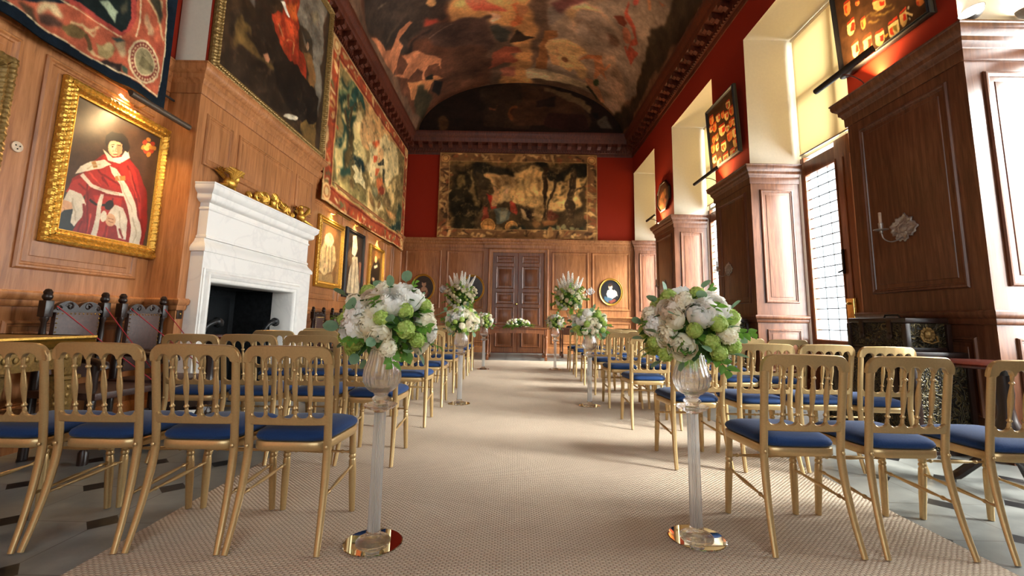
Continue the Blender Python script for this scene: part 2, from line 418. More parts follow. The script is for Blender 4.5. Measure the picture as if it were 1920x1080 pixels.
# ------------------------------------------------------------------ what the pictures show: patches of colour, (r, g, b, edge wobble, [u, v, ...] in thousandths of the sheet)
PATCH = {
'judge': [
(30,44,46,4,[-62,820,142,768,257,939,168,1032,-76,1049]),
(138,28,26,4,[153,553,192,471,370,345,617,291,772,369,907,526,968,752,951,1037,663,1017,331,1030,127,1019,215,865,223,700,147,657,54,718,85,611]),
(168,40,32,4,[188,523,374,366,606,322,743,400,861,630,908,949,803,873,617,625,461,644,294,632,170,569]),
(168,40,32,4,[101,627,209,559,273,627,201,726,43,724,69,665]),
(168,40,32,4,[296,684,621,646,613,770,487,772,499,985,369,1004,381,772]),
(110,20,20,4,[371,699,373,1002,393,1001,391,696]),
(110,20,20,4,[502,669,476,772,497,773,523,669]),
(110,20,20,4,[217,619,286,995,305,992,236,615]),
(110,20,20,4,[214,903,181,1008,199,1011,232,905]),
(214,204,182,2,[23,793,63,700,183,705,240,769,217,875,154,960,117,932,121,833]),
(214,164,124,2,[-27,836,22,787,112,789,118,833,46,857,14,894,-14,878]),
(214,204,182,2,[91,579,123,510,220,444,364,390,444,407,321,475,177,537]),
(214,204,182,2,[138,578,255,632,441,648,641,625,641,600,446,621,272,605,162,551]),
(214,204,182,2,[422,422,506,428,666,534,818,686,907,856,942,1026,772,1025,765,856,680,690,560,537,452,476]),
(214,204,182,2,[328,314,402,384,533,374,644,292,596,224,548,315,448,349]),
(170,120,60,1,[227,447,258,489,298,468,266,426]),
(170,120,60,1,[507,525,625,492,614,454,497,488]),
(214,164,124,2,[545,239,536,276,513,308,480,330,443,337,411,328,389,305,381,272,389,237,411,205,443,182,480,174,513,182,536,205]),
(232,186,146,2,[492,264,491,282,482,299,466,311,448,317,430,315,416,305,408,290,409,272,418,256,433,243,452,238,470,240,484,249]),
(24,20,18,2,[370,284,340,256,340,197,398,147,507,115,587,144,626,205,610,261,547,248,512,202,430,212,384,231]),
(60,36,26,0,[436,257,436,260,433,263,428,266,423,268,418,268,414,267,413,264,413,261,416,258,420,255,426,254,431,253,434,255]),
(60,36,26,0,[509,235,508,238,505,241,500,244,495,245,490,246,486,244,484,242,485,239,488,236,492,233,498,231,503,231,507,232]),
(180,110,84,0,[460,256,460,288,482,288,484,282,468,284,469,254]),
(150,70,60,0,[446,323,500,307,499,298,445,314]),
(24,20,18,2,[260,737,345,762,456,749,455,730,350,744,271,720]),
(24,20,18,2,[524,737,514,756,497,770,477,777,457,776,442,767,434,751,435,733,445,714,461,700,481,692,501,693,517,702,525,718]),
(214,204,182,2,[368,664,403,661,397,1012,334,1015]),
(214,204,182,2,[478,806,539,719,644,724,716,819,723,986,637,983,591,884,511,865]),
(214,164,124,2,[572,839,571,862,557,883,535,897,508,901,482,895,462,881,452,860,454,838,467,818,488,804,515,799,541,804,562,819]),
(226,216,190,2,[465,834,461,855,451,871,437,881,423,882,411,873,403,858,400,838,404,818,414,801,427,791,442,790,454,798,462,814]),
(186,120,46,5,[864,58,863,68,856,78,844,86,829,91,816,91,806,87,801,79,802,69,809,59,821,51,835,46,849,46,859,50]),
(160,50,30,5,[824,100,823,110,815,120,803,128,790,132,776,132,766,128,761,120,763,111,770,101,782,93,795,88,809,88,819,93]),
(160,50,30,5,[925,73,924,83,916,93,904,102,890,106,876,106,865,102,860,94,862,84,869,74,881,66,896,61,910,61,920,65]),
(186,120,46,5,[818,146,817,156,810,165,798,173,784,177,771,177,761,173,756,165,757,155,764,146,776,138,790,134,803,134,813,138]),
(186,120,46,5,[949,110,947,121,940,131,927,139,913,143,899,143,888,139,883,131,884,121,892,111,904,103,919,98,933,98,944,102]),
(160,50,30,5,[853,169,852,179,844,189,832,196,818,201,805,200,795,196,790,188,791,178,798,169,810,161,824,157,838,157,848,161]),
(160,50,30,5,[918,150,916,160,909,170,896,177,882,182,868,182,858,177,853,169,854,159,862,149,874,141,888,137,902,137,913,142]),
(186,120,46,5,[891,187,889,197,882,207,870,214,855,219,842,218,832,214,827,206,828,196,835,186,847,179,862,174,875,174,886,179]),
(214,170,90,5,[875,111,874,121,866,131,854,139,840,143,827,143,816,139,811,131,813,121,820,111,832,103,846,99,860,99,870,103]),
(214,170,90,5,[855,144,854,154,847,164,835,172,821,176,807,176,797,171,792,163,793,154,801,144,812,136,827,132,840,132,850,136]),
(186,120,46,5,[911,117,910,127,902,137,890,145,875,150,862,149,851,145,846,137,848,127,855,117,867,109,882,105,895,105,906,109]),
(176,124,90,2,[467,238,533,207,548,282,510,322,484,289]),
(224,150,120,2,[458,288,457,293,453,298,446,302,438,305,431,305,425,303,423,299,423,294,428,289,434,284,442,282,450,282,456,284]),
(60,40,28,0,[402,257,443,240,440,235,400,252]),
(60,40,28,0,[472,234,516,227,516,220,472,227]),
(126,24,22,6,[617,367,836,637,852,630,644,354]),
(126,24,22,6,[717,524,926,901,943,897,746,514]),
(126,24,22,6,[626,903,683,993,698,988,653,894]),
(126,24,22,6,[290,504,567,562,574,551,302,486]),
(126,24,22,6,[137,646,256,676,263,667,148,629]),
(126,24,22,6,[337,532,444,590,454,581,355,516]),
(126,24,22,6,[873,769,923,1017,941,1015,905,763]),
(126,24,22,6,[210,764,249,1000,262,999,234,760]),
(126,24,22,6,[454,906,466,1010,481,1009,481,903]),
(206,66,50,6,[646,404,778,602,788,598,665,396]),
(206,66,50,6,[206,544,356,588,360,582,215,532]),
(206,66,50,6,[289,830,297,993,305,993,305,829]),
(180,166,140,8,[511,462,772,742,781,738,525,455]),
(180,166,140,8,[777,786,842,1005,852,1003,794,782]),
(180,166,140,8,[105,747,167,914,175,912,117,743]),
(180,166,140,8,[606,772,675,938,684,936,621,768]),
(180,166,140,8,[176,521,330,438,326,432,170,513]),
(180,166,140,8,[320,625,582,620,583,613,322,614]),
(160,110,80,1,[1,867,23,882,28,878,5,863]),
(160,110,80,1,[30,842,48,858,54,854,36,838]),
(160,110,80,1,[484,841,546,843,548,836,485,834]),
(160,110,80,1,[489,866,548,868,550,862,490,859]),
],
'rider': [
(58,42,28,4,[-14,553,969,-302,966,57,959,1067,13,1022]),
(116,106,90,10,[387,157,960,-354,955,65,955,353,948,802,798,506,656,389,599,278,515,218]),
(132,116,88,18,[692,249,858,137,890,182,765,249]),
(98,88,78,8,[114,541,221,454,222,504,205,564,148,563]),
(34,27,21,12,[200,367,422,174,428,361,364,502,429,612,581,614,663,664,761,839,643,992,363,772,193,769,63,802,50,719,116,629,199,607]),
(96,72,38,10,[94,713,129,672,172,677,177,747,225,769,286,776,315,740,361,755,461,758,559,748,489,783,324,796,170,817,91,837,109,770]),
(176,118,84,5,[302,749,340,720,365,739,355,768,327,772]),
(40,30,22,12,[17,916,170,817,365,784,605,761,824,912,330,1006,16,1039]),
(150,46,26,8,[426,195,565,75,601,235,609,311,602,407,624,487,683,494,741,541,808,816,717,759,582,619,533,644,436,608,372,551,344,513,448,435]),
(204,92,40,10,[466,340,522,257,579,212,607,297,556,355,502,351]),
(196,70,36,10,[467,445,593,353,589,446,529,512,491,494]),
(190,70,36,10,[366,510,423,477,482,539,518,553,520,618,443,603]),
(226,176,120,4,[409,516,465,551,469,547,416,510]),
(216,140,80,6,[510,544,564,494,571,576,578,572,574,485,505,538]),
(224,214,190,4,[416,375,459,388,510,396,524,382,485,360,455,334]),
(200,190,180,4,[473,285,469,300,459,317,447,331,434,340,423,342,416,337,415,325,419,310,428,294,441,279,454,270,465,268,472,273]),
(60,52,40,8,[617,330,717,336,795,358,819,439,752,482,696,393]),
(200,150,110,3,[753,407,753,420,750,432,744,441,736,446,729,445,723,439,719,429,719,417,722,405,728,395,735,390,743,391,749,397]),
(130,90,50,10,[680,476,796,432,866,519,849,743,768,577]),
(56,42,28,6,[5,1056,310,995,917,935,952,1029,-12,1054]),
(26,21,17,8,[388,731,624,618,794,639,930,674,929,894,773,928,578,889,442,821]),
(112,84,44,8,[711,956,918,827,949,1013,789,1024]),
(206,190,160,4,[703,913,694,925,669,942,634,959,597,973,565,982,543,984,536,978,544,967,567,952,600,935,637,920,671,910,695,907]),
],
'ceiling': [
(104,64,44,10,[53,276,341,484,356,608,419,992,144,1037,40,888,30,404]),
(62,52,44,14,[77,263,345,444,338,515,287,566,227,568,173,615,125,521,63,488,30,404]),
(84,60,50,14,[259,542,331,571,367,568,408,606,439,686,427,742,370,770,273,714,250,638]),
(96,62,44,14,[259,688,391,732,404,848,335,945,228,860,262,784]),
(214,150,82,10,[358,448,524,472,544,1049,456,990,457,914,498,764,483,636,425,610,409,594,353,563,328,570]),
(198,124,82,5,[22,402,56,444,67,498,98,526,127,517,162,495,204,495,210,506,150,526,163,558,130,572,79,601,30,601,26,504]),
(204,128,84,5,[26,604,90,667,135,648,131,587,191,632,229,694,251,735,247,798,240,751,206,728,183,746,159,807,155,785,176,739,171,702,143,704,106,711]),
(194,126,74,5,[92,718,147,776,166,806,215,812,241,845,190,841,154,896,82,834,68,814]),
(38,40,36,5,[172,786,207,795,194,826,166,806]),
(40,36,34,8,[192,834,231,873,208,959,175,901]),
(176,64,44,10,[262,508,297,524,297,553,264,536]),
(222,96,66,8,[383,478,435,490,443,547,458,584,423,573,398,543]),
(234,170,130,6,[410,570,445,601,424,616]),
(62,62,54,8,[414,621,444,620,477,663,477,726,452,724,429,664]),
(204,104,52,8,[483,562,499,550,500,617,474,636]),
(176,86,56,8,[419,771,463,748,498,756,502,780,473,787,495,837,481,862,446,858,403,883,391,879]),
(186,104,76,8,[438,892,484,888,481,953,445,949]),
(60,46,38,10,[276,451,328,478,329,529,305,551,289,507]),
(188,140,84,5,[292,465,290,470,286,473,281,472,275,469,271,464,268,457,268,451,270,447,274,445,280,445,285,448,289,453,292,459]),
(70,64,44,12,[109,784,168,955,98,995,58,914]),
(170,140,120,6,[243,607,323,581,323,579,242,604]),
(120,110,90,8,[107,386,152,383,151,381,105,380]),
(140,120,90,10,[108,487,141,477,192,458,191,456,139,473,105,482]),
(40,34,30,14,[176,625,253,592,288,569,286,563,249,580,170,605]),
(168,146,120,12,[562,622,568,519,690,400,841,317,899,591,877,981,781,971,611,963,520,914,596,760]),
(150,138,122,14,[691,409,856,296,898,378,890,565,901,748,871,841,794,703,756,530]),
(60,52,40,16,[856,296,948,217,979,230,963,587,969,1019,873,1021,907,758,893,583,896,406]),
(150,136,122,8,[562,622,564,554,589,536,616,580]),
(116,70,66,10,[570,541,596,511,652,448,705,441,674,501,625,547,609,583,591,565]),
(222,178,120,10,[620,560,662,513,701,497,729,520,691,520,649,572,626,614]),
(156,140,122,14,[652,596,691,520,730,525,770,582,789,648,722,689,675,706,629,639]),
(120,92,74,10,[704,591,761,582,759,611,726,622]),
(120,92,70,10,[615,640,658,588,695,638,697,635,658,584,614,637]),
(224,180,112,14,[574,700,627,695,679,734,653,866,624,864,575,783]),
(166,106,56,5,[557,656,587,648,593,680,574,700,571,769,577,883,543,892,549,774,557,719]),
(216,160,100,4,[575,775,598,791,597,729,606,741,603,805,642,837,633,868,606,846,587,845]),
(150,96,56,4,[635,804,633,810,630,815,626,817,621,815,617,811,614,805,614,799,615,793,619,789,623,787,628,788,632,792,634,798]),
(218,190,140,8,[520,914,535,889,606,899,692,894,729,941,629,964,529,960]),
(196,120,70,5,[665,790,687,736,730,705,734,729,698,752,676,775]),
(202,136,88,4,[710,744,735,732,750,759,767,720,770,733,749,777,777,829,744,798,732,843,724,851]),
(210,146,100,4,[688,861,719,854,760,902,805,964,790,982,728,932,703,904]),
(62,84,48,3,[749,857,750,868,748,878,745,887,740,891,735,891,731,885,728,876,727,866,729,856,732,848,737,844,741,844,746,849]),
(60,60,40,4,[703,931,769,987,772,977,709,911]),
(120,56,40,5,[750,505,770,484,793,500,781,522,763,524]),
(178,80,62,4,[755,419,778,467,816,493,836,542,808,575,845,579,846,657,814,624,789,598,796,586,810,613,803,560,822,536,804,503,770,484]),
(196,120,90,5,[806,532,808,544,806,556,800,568,792,575,784,576,777,571,772,561,770,548,772,536,778,526,785,520,793,519,801,523]),
(196,140,100,4,[800,387,821,416,828,410,810,379]),
(200,90,80,5,[782,411,783,417,782,422,780,427,777,429,774,429,770,426,768,421,767,415,768,409,770,405,773,403,776,403,779,406]),
(176,110,80,4,[832,361,860,352,850,366]),
(190,120,70,5,[489,550,520,555,515,573,493,598,486,586]),
(60,44,32,5,[487,650,511,690,532,695,508,726,477,734]),
],
'lunette': [
(62,46,32,8,[310,115,502,-19,566,-22,569,894,335,860]),
(88,60,36,6,[159,788,156,852,148,904,136,933,123,934,110,906,101,855,98,791,100,727,108,675,120,645,133,644,146,672,155,724]),
(120,72,48,4,[338,453,377,475,389,377,377,499,345,501]),
(120,72,40,4,[504,575,501,648,494,707,483,740,470,741,459,709,451,651,448,579,450,506,458,446,469,413,481,412,493,444,501,503]),
(70,52,34,4,[433,326,511,322,513,802,436,807]),
(126,74,40,4,[499,564,497,626,490,677,480,705,469,706,459,679,451,629,448,567,451,504,457,453,468,425,479,424,489,451,497,501]),
(70,40,26,4,[485,541,484,568,481,590,477,602,472,602,467,590,464,569,462,542,463,515,466,493,471,480,476,480,481,492,484,513]),
(78,52,34,8,[483,31,611,24,752,259,854,543,841,783,613,844,487,804]),
(60,34,28,8,[645,555,816,545,841,854,651,865]),
(120,94,64,8,[599,73,740,163,880,421,867,542,752,332,631,169]),
(40,28,24,6,[587,342,676,264,676,457,593,462]),
(30,24,22,3,[860,542,892,540,886,637,867,638]),
(104,92,76,6,[879,661,930,586,955,823,892,827]),
],
'tapestry_left': [
(38,56,48,16,[65,152,156,129,284,109,287,137,232,263,245,499,101,608,67,257]),
(150,140,96,20,[129,144,126,159,118,178,105,197,90,212,76,221,67,222,63,215,65,201,73,183,85,164,100,148,114,138,124,137]),
(120,120,80,20,[198,136,196,154,186,176,172,197,156,213,141,221,130,220,126,210,128,193,136,172,150,151,166,134,181,125,193,125]),
(170,156,110,20,[142,277,140,290,134,306,124,320,113,331,102,336,95,334,91,326,92,313,98,297,108,283,119,272,130,267,138,268]),
(190,170,120,20,[137,378,135,397,128,417,118,434,105,445,93,448,84,442,80,429,81,410,88,391,98,374,110,362,123,359,132,364]),
(44,72,66,20,[276,147,273,176,261,209,242,238,220,258,199,266,185,260,178,242,180,215,191,184,209,155,231,133,252,123,268,128]),
(140,132,90,20,[170,221,169,238,164,255,156,269,146,278,137,280,131,275,127,263,128,248,133,231,140,216,150,207,159,204,166,210]),
(96,110,80,20,[177,129,172,143,158,165,137,191,114,215,93,232,79,239,73,237,77,224,90,203,110,178,133,154,155,135,170,126]),
(180,166,116,20,[234,283,233,300,226,319,215,336,202,347,190,351,181,346,177,335,178,318,185,300,195,283,208,271,220,267,230,271]),
(44,70,66,20,[170,466,167,486,156,509,140,531,121,546,103,552,91,548,85,535,88,516,98,494,114,473,132,457,150,450,164,453]),
(206,184,138,14,[235,290,299,262,318,444,235,507]),
(190,146,100,10,[287,137,460,70,828,-21,876,32,319,451]),
(176,138,98,12,[289,278,389,168,454,276,318,444]),
(70,58,40,8,[119,354,146,425,152,569,169,556,165,407,140,333]),
(70,58,40,8,[180,282,175,426,161,562,178,550,195,411,202,262]),
(70,58,40,8,[135,228,156,322,223,249,216,242,173,299,156,206]),
(44,66,58,14,[91,515,228,402,243,554,236,721,115,810]),
(78,66,42,10,[164,455,228,402,239,638,168,717]),
(190,172,122,14,[128,530,157,554,152,719,113,745,108,637]),
(196,180,130,14,[231,432,301,375,349,582,306,559,245,577]),
(28,44,48,10,[233,577,306,551,351,607,292,670,251,638]),
(214,194,150,14,[350,591,365,466,410,342,493,221,589,133,744,84,821,384,632,538,582,409,411,632]),
(176,158,106,14,[107,830,264,761,394,748,433,851,300,881,184,884,112,886]),
(124,112,74,14,[186,791,301,764,395,764,374,828,248,843]),
(230,216,176,4,[236,668,276,639,316,659,317,595,332,654,365,676,380,729,323,727,287,748,260,723,275,689]),
(96,78,50,6,[274,769,278,785,277,800,272,811,263,817,252,817,242,809,234,797,230,782,231,767,236,755,245,749,256,749,266,756]),
(198,172,120,10,[99,754,147,723,162,767,125,812]),
(206,96,58,10,[425,340,496,247,502,310,457,344]),
(208,90,60,6,[440,412,485,380,482,429,445,459]),
(210,106,70,6,[487,482,551,450,509,534,478,544]),
(222,176,128,10,[487,321,551,283,584,348,513,417,477,385]),
(190,108,66,10,[494,544,592,502,625,642,540,668]),
(60,60,52,5,[499,436,594,351,598,389,516,444]),
(64,64,54,6,[583,419,611,410,615,548,592,542]),
(206,178,126,14,[385,665,458,658,582,743,665,843,512,870,402,831]),
(140,110,74,8,[417,699,464,710,504,799,440,776]),
(128,56,40,8,[543,619,635,567,643,643,575,679]),
(128,126,98,8,[440,632,534,614,540,668,462,692]),
(214,184,130,12,[632,538,786,470,795,552,724,673,674,575]),
(120,100,70,10,[610,670,720,634,729,713,635,737]),
(206,150,96,12,[675,758,811,696,822,799,701,828]),
(40,56,52,12,[748,892,933,754,947,885,791,907]),
(58,70,56,10,[832,686,918,624,933,754,846,811]),
(226,206,160,8,[503,782,599,735,624,802,557,831]),
(150,116,74,5,[590,754,589,771,584,787,576,798,566,803,556,800,548,790,544,776,545,759,550,743,558,732,568,727,578,729,586,739]),
],
'tapestry_back': [
(70,54,34,10,[52,143,943,132,941,1015,71,1028]),
(198,154,92,14,[325,230,528,192,664,235,934,196,933,695,649,704,481,585,329,466]),
(176,136,84,16,[326,246,478,241,463,462,329,497]),
(150,110,64,10,[353,245,361,558,373,558,365,244]),
(150,110,64,10,[389,244,396,557,404,557,397,244]),
(150,110,64,10,[429,243,436,556,449,555,442,242]),
(150,110,64,10,[474,242,480,555,488,554,482,241]),
(150,110,64,10,[523,240,529,553,540,552,534,239]),
(150,110,64,10,[566,239,571,552,581,551,576,238]),
(150,110,64,10,[608,237,613,550,623,550,618,237]),
(150,110,64,10,[710,234,715,547,723,547,719,234]),
(150,110,64,10,[769,232,773,545,783,545,779,232]),
(150,110,64,10,[803,231,807,544,815,544,812,231]),
(40,34,22,14,[79,174,172,172,240,185,245,500,234,870,68,906,66,380]),
(110,88,50,16,[80,238,156,220,152,456,93,473]),
(116,92,54,12,[192,376,227,406,221,594,192,594]),
(140,110,64,10,[207,217,207,406,221,407,224,218]),
(36,32,24,16,[214,154,443,147,461,273,393,260,342,245,310,341,259,311]),
(34,30,22,20,[528,161,731,146,934,164,917,291,816,294,715,328,613,300,563,270]),
(150,116,64,14,[774,216,841,214,833,293,782,311]),
(52,38,24,6,[647,172,646,487,652,766,681,764,675,486,677,172]),
(60,44,28,8,[716,295,691,577,676,762,690,766,706,581,731,299]),
(56,42,28,8,[820,201,827,515,833,793,883,786,873,509,862,196]),
(70,52,32,8,[862,493,936,407,932,393,854,468]),
(72,60,36,14,[755,359,754,367,750,373,744,377,737,377,731,374,727,368,725,359,726,351,731,345,737,341,744,341,750,344,754,350]),
(72,60,36,14,[781,405,779,413,775,420,769,423,762,424,756,420,752,414,750,406,752,397,756,391,762,387,769,387,775,390,779,397]),
(72,60,36,14,[814,372,813,381,809,387,803,391,796,391,790,388,786,381,784,373,785,365,790,358,796,355,803,354,809,358,813,364]),
(72,60,36,14,[756,452,754,461,750,467,744,471,737,471,731,468,727,461,725,453,727,445,731,439,737,435,744,434,750,438,754,444]),
(72,60,36,14,[806,466,805,475,800,481,794,485,788,485,781,482,777,475,776,467,777,459,781,453,787,449,794,449,800,452,804,458]),
(72,60,36,14,[915,322,914,330,910,337,904,341,897,341,891,338,887,331,885,323,887,315,891,308,897,304,904,304,910,308,914,314]),
(72,60,36,14,[932,384,931,393,926,399,920,403,914,403,907,400,903,393,902,385,903,377,908,370,914,367,920,366,926,370,931,376]),
(72,60,36,14,[907,572,905,580,901,587,895,591,888,591,882,587,878,581,876,573,878,565,882,558,888,555,895,554,901,558,905,564]),
(72,60,36,14,[781,545,779,553,775,560,769,564,763,564,756,560,752,554,751,546,752,538,756,531,762,527,769,527,775,531,779,537]),
(72,60,36,14,[637,268,635,276,631,283,625,287,618,287,612,283,608,277,606,269,608,261,612,254,618,250,625,250,631,253,635,260]),
(60,48,32,8,[258,248,309,246,328,434,261,468]),
(70,54,36,8,[244,468,312,451,316,745,266,747]),
(150,48,34,6,[304,482,346,496,381,620,339,636]),
(176,128,80,8,[337,450,379,464,389,588,347,590]),
(140,64,44,8,[263,577,305,591,316,776,274,762]),
(154,60,40,6,[447,555,481,585,483,740,449,679]),
(190,150,96,10,[395,401,437,415,447,555,397,541]),
(196,150,104,4,[437,462,436,476,433,487,428,493,423,493,418,487,415,477,413,463,415,449,418,438,422,432,428,432,432,438,436,449]),
(84,86,72,8,[352,620,414,619,457,710,442,803,366,790]),
(120,116,92,8,[390,650,432,680,425,788,391,773]),
(190,134,70,2,[362,843,358,879,346,908,328,925,308,926,290,910,277,882,272,846,276,810,288,781,306,764,326,764,344,779,357,808]),
(140,92,46,2,[355,844,351,874,341,898,326,912,310,912,295,899,284,876,280,846,283,816,293,792,308,778,324,777,340,790,350,814]),
(184,130,70,2,[350,844,347,870,339,892,325,904,311,905,297,893,287,872,284,846,287,819,296,798,309,785,324,785,337,796,347,817]),
(120,80,40,1,[289,850,345,848,345,840,289,842]),
(120,80,40,1,[314,793,316,897,320,897,318,793]),
(120,78,40,1,[325,845,324,851,322,855,319,858,316,858,313,856,310,851,310,845,310,839,312,834,315,831,319,831,322,834,324,839]),
(190,134,70,2,[497,865,494,894,484,918,469,931,453,932,438,920,428,896,424,867,427,838,437,814,452,801,468,800,483,813,493,836]),
(140,92,46,2,[490,865,487,889,479,907,468,918,455,919,443,909,435,890,431,867,434,844,442,825,454,814,467,814,478,824,487,842]),
(184,130,70,2,[486,866,483,885,476,902,467,911,455,911,445,903,438,887,436,867,438,847,445,831,455,822,466,821,476,830,483,846]),
(120,80,40,1,[441,871,481,869,480,862,441,863]),
(120,80,40,1,[458,830,459,903,463,903,462,830]),
(120,78,40,1,[468,866,467,872,465,877,462,880,459,880,456,877,454,872,453,867,454,861,456,856,459,853,462,853,465,855,467,860]),
(176,140,92,8,[507,647,532,677,558,814,517,816]),
(44,34,26,6,[532,646,574,675,575,798,541,769]),
(160,124,74,14,[582,644,649,642,658,765,591,767]),
(190,146,90,4,[583,706,658,704,658,734,583,737]),
(120,84,48,10,[638,812,635,838,627,860,615,872,602,873,590,861,581,840,578,814,581,787,589,765,601,753,615,753,627,764,635,785]),
(130,84,46,12,[650,781,733,793,717,901,642,888]),
(96,52,36,12,[691,672,749,670,750,778,691,779]),
(46,46,34,14,[69,937,933,909,932,1016,71,1035]),
(134,126,84,8,[686,971,681,975,675,973,669,967,665,956,662,944,662,933,665,925,670,921,676,923,682,929,687,939,689,951,689,963]),
(134,126,84,8,[730,951,725,956,719,956,713,952,707,943,703,932,702,921,704,912,709,907,715,906,721,911,727,919,731,930,732,941]),
(134,126,84,8,[766,910,762,918,757,922,750,922,743,917,737,909,734,900,734,890,738,882,743,878,750,878,757,882,763,890,766,900]),
(134,126,84,8,[800,883,798,892,794,900,787,904,780,904,773,901,768,893,767,884,768,875,773,867,779,863,787,863,794,867,798,874]),
(134,126,84,8,[750,976,749,985,744,993,737,997,730,997,723,993,719,986,717,977,719,968,723,960,730,956,737,956,744,959,749,967]),
(134,126,84,8,[823,928,819,935,813,937,806,935,799,928,795,919,793,908,794,898,798,892,804,889,811,892,817,898,822,908,824,918]),
(134,126,84,8,[858,886,855,895,850,901,843,903,836,901,830,895,826,887,825,877,827,868,833,862,840,860,847,862,853,868,857,877]),
(134,126,84,8,[885,919,880,923,874,921,868,915,864,904,861,892,861,881,864,873,869,869,875,871,881,877,886,887,888,899,888,911]),
(134,126,84,8,[858,963,855,971,850,977,843,979,836,977,830,971,826,963,825,953,828,944,833,938,840,936,847,938,853,944,857,953]),
(134,126,84,8,[786,983,781,987,775,985,769,979,764,968,761,957,762,945,764,937,769,933,775,935,781,941,786,951,789,963,789,975]),
(134,126,84,8,[915,951,912,958,906,963,899,963,892,958,887,950,884,941,884,931,887,923,893,919,900,919,907,923,912,931,915,941]),
(134,126,84,8,[709,982,706,991,701,997,694,999,687,997,681,991,677,983,676,973,678,964,684,958,690,956,698,958,704,964,708,973]),
(150,120,76,8,[199,933,196,955,188,973,176,984,163,984,151,975,142,957,139,935,141,912,149,894,161,883,174,883,187,892,195,910]),
(110,90,56,12,[94,966,236,962,270,1014,87,1027]),
(150,116,66,4,[836,966,834,979,829,990,821,996,812,996,804,990,799,980,797,967,799,954,804,943,812,937,821,936,829,942,834,952]),
(150,116,66,4,[894,964,892,976,887,985,879,991,870,991,862,986,857,977,855,965,857,953,862,943,870,938,879,938,887,943,892,952]),
],
'tapestry_near': [
(26,32,30,3,[472,708,705,568,758,811,739,841,716,853,604,855,535,845]),
(150,160,130,6,[611,807,645,790,691,795,683,805,692,831,657,820]),
(110,120,96,8,[696,752,734,733,738,750,700,766]),
(70,66,50,10,[703,780,740,759,742,787,712,794]),
(166,84,58,3,[290,966,531,846,604,857,716,856,749,837,762,803,769,696,926,615,955,812,951,976,784,983,589,980,427,975]),
(150,62,52,2,[459,871,534,862,605,865,714,864,757,835,774,792,753,672,731,683,752,800,739,834,719,849,614,851,541,848,464,858]),
(206,174,130,3,[447,874,530,868,606,870,722,866,725,861,608,866,533,864,449,870]),
(206,176,132,3,[775,693,788,803,785,849,793,847,796,800,783,689]),
(196,160,112,8,[495,911,548,896,592,907,613,881,607,881,594,900,553,887,496,901]),
(196,160,112,8,[555,902,594,892,631,868,629,864,593,885,557,892]),
(196,160,112,8,[574,943,606,953,643,948,645,943,611,945,584,933]),
(196,160,112,8,[815,809,846,802,843,831,852,828,858,794,821,797]),
(196,160,112,8,[811,716,869,748,933,794,941,789,881,740,826,704]),
(196,160,112,8,[886,680,887,724,875,763,884,761,901,719,905,672]),
(186,160,118,10,[390,911,457,878,465,896,451,916,427,914,411,938,395,930]),
(70,50,40,10,[403,936,466,914,473,930,451,948,418,953]),
(66,50,36,12,[330,946,386,924,415,956,395,961,351,951]),
(104,84,50,6,[473,930,504,910,554,907,573,912,544,936,498,951,472,941]),
(86,64,40,5,[558,921,589,952,600,945,572,911]),
(150,128,84,8,[600,915,651,895,682,900,668,924,654,945,620,941]),
(176,152,104,6,[676,899,676,906,670,912,662,918,652,922,643,924,636,922,633,918,634,912,639,905,647,899,657,895,666,894,673,895]),
(180,150,110,12,[671,878,719,866,752,873,744,905,704,909]),
(52,66,60,8,[665,874,713,862,747,873,696,879]),
(44,34,30,8,[622,969,649,946,720,936,722,965,695,976,661,974]),
(120,100,84,10,[650,967,689,951,702,964,669,971]),
(60,74,60,6,[721,939,755,950,753,966,732,962]),
(60,54,40,12,[828,699,885,685,906,743,880,765,847,730]),
(196,150,110,14,[811,774,872,806,849,836,810,817]),
(150,70,50,8,[880,816,926,800,925,845,897,835]),
(206,178,134,2,[925,855,941,882,938,913,915,941,879,961,838,969,800,963,771,947,757,922,760,893,779,866,812,845,852,835,893,838]),
(120,52,44,2,[916,861,931,885,928,912,908,937,877,955,841,961,807,957,781,942,769,919,771,894,788,870,816,852,852,843,888,846]),
(200,166,120,1,[914,864,914,866,912,868,910,870,907,871,904,871,902,871,901,869,902,867,903,865,905,863,908,862,911,862,913,863]),
(200,166,120,1,[922,875,922,877,921,879,919,881,916,882,913,882,911,881,910,880,910,878,912,876,914,874,917,873,919,873,921,873]),
(200,166,120,1,[927,887,927,889,925,891,923,893,920,894,918,894,916,893,914,892,915,890,916,888,918,886,921,885,924,885,926,885]),
(200,166,120,1,[927,900,927,902,925,904,923,906,920,907,918,907,916,906,915,905,915,903,916,901,918,899,921,898,924,898,926,898]),
(200,166,120,1,[923,913,923,915,921,917,919,919,916,920,913,920,911,919,910,918,910,916,912,914,914,912,917,911,920,911,922,911]),
(200,166,120,1,[914,925,914,927,913,929,910,931,908,932,905,932,903,931,902,930,902,928,903,926,906,924,908,923,911,923,913,924]),
(200,166,120,1,[902,936,902,938,901,940,898,941,896,942,893,942,891,942,890,940,890,938,892,936,894,934,897,934,899,933,901,934]),
(200,166,120,1,[887,944,887,946,886,948,884,949,881,950,878,951,876,950,875,948,876,946,877,944,879,943,882,942,884,942,886,942]),
(200,166,120,1,[871,950,871,952,869,953,867,955,865,956,862,956,860,955,859,954,859,952,861,950,863,948,865,947,868,947,870,948]),
(200,166,120,1,[854,952,853,954,852,956,850,958,847,959,845,959,843,958,842,957,842,955,843,953,846,951,848,950,851,950,853,951]),
(200,166,120,1,[836,952,836,954,835,956,833,957,830,958,828,958,826,958,825,956,825,954,826,952,829,951,831,950,834,950,835,951]),
(200,166,120,1,[821,949,820,951,819,953,817,954,815,955,812,955,810,954,809,953,809,951,811,949,813,948,815,947,818,947,820,947]),
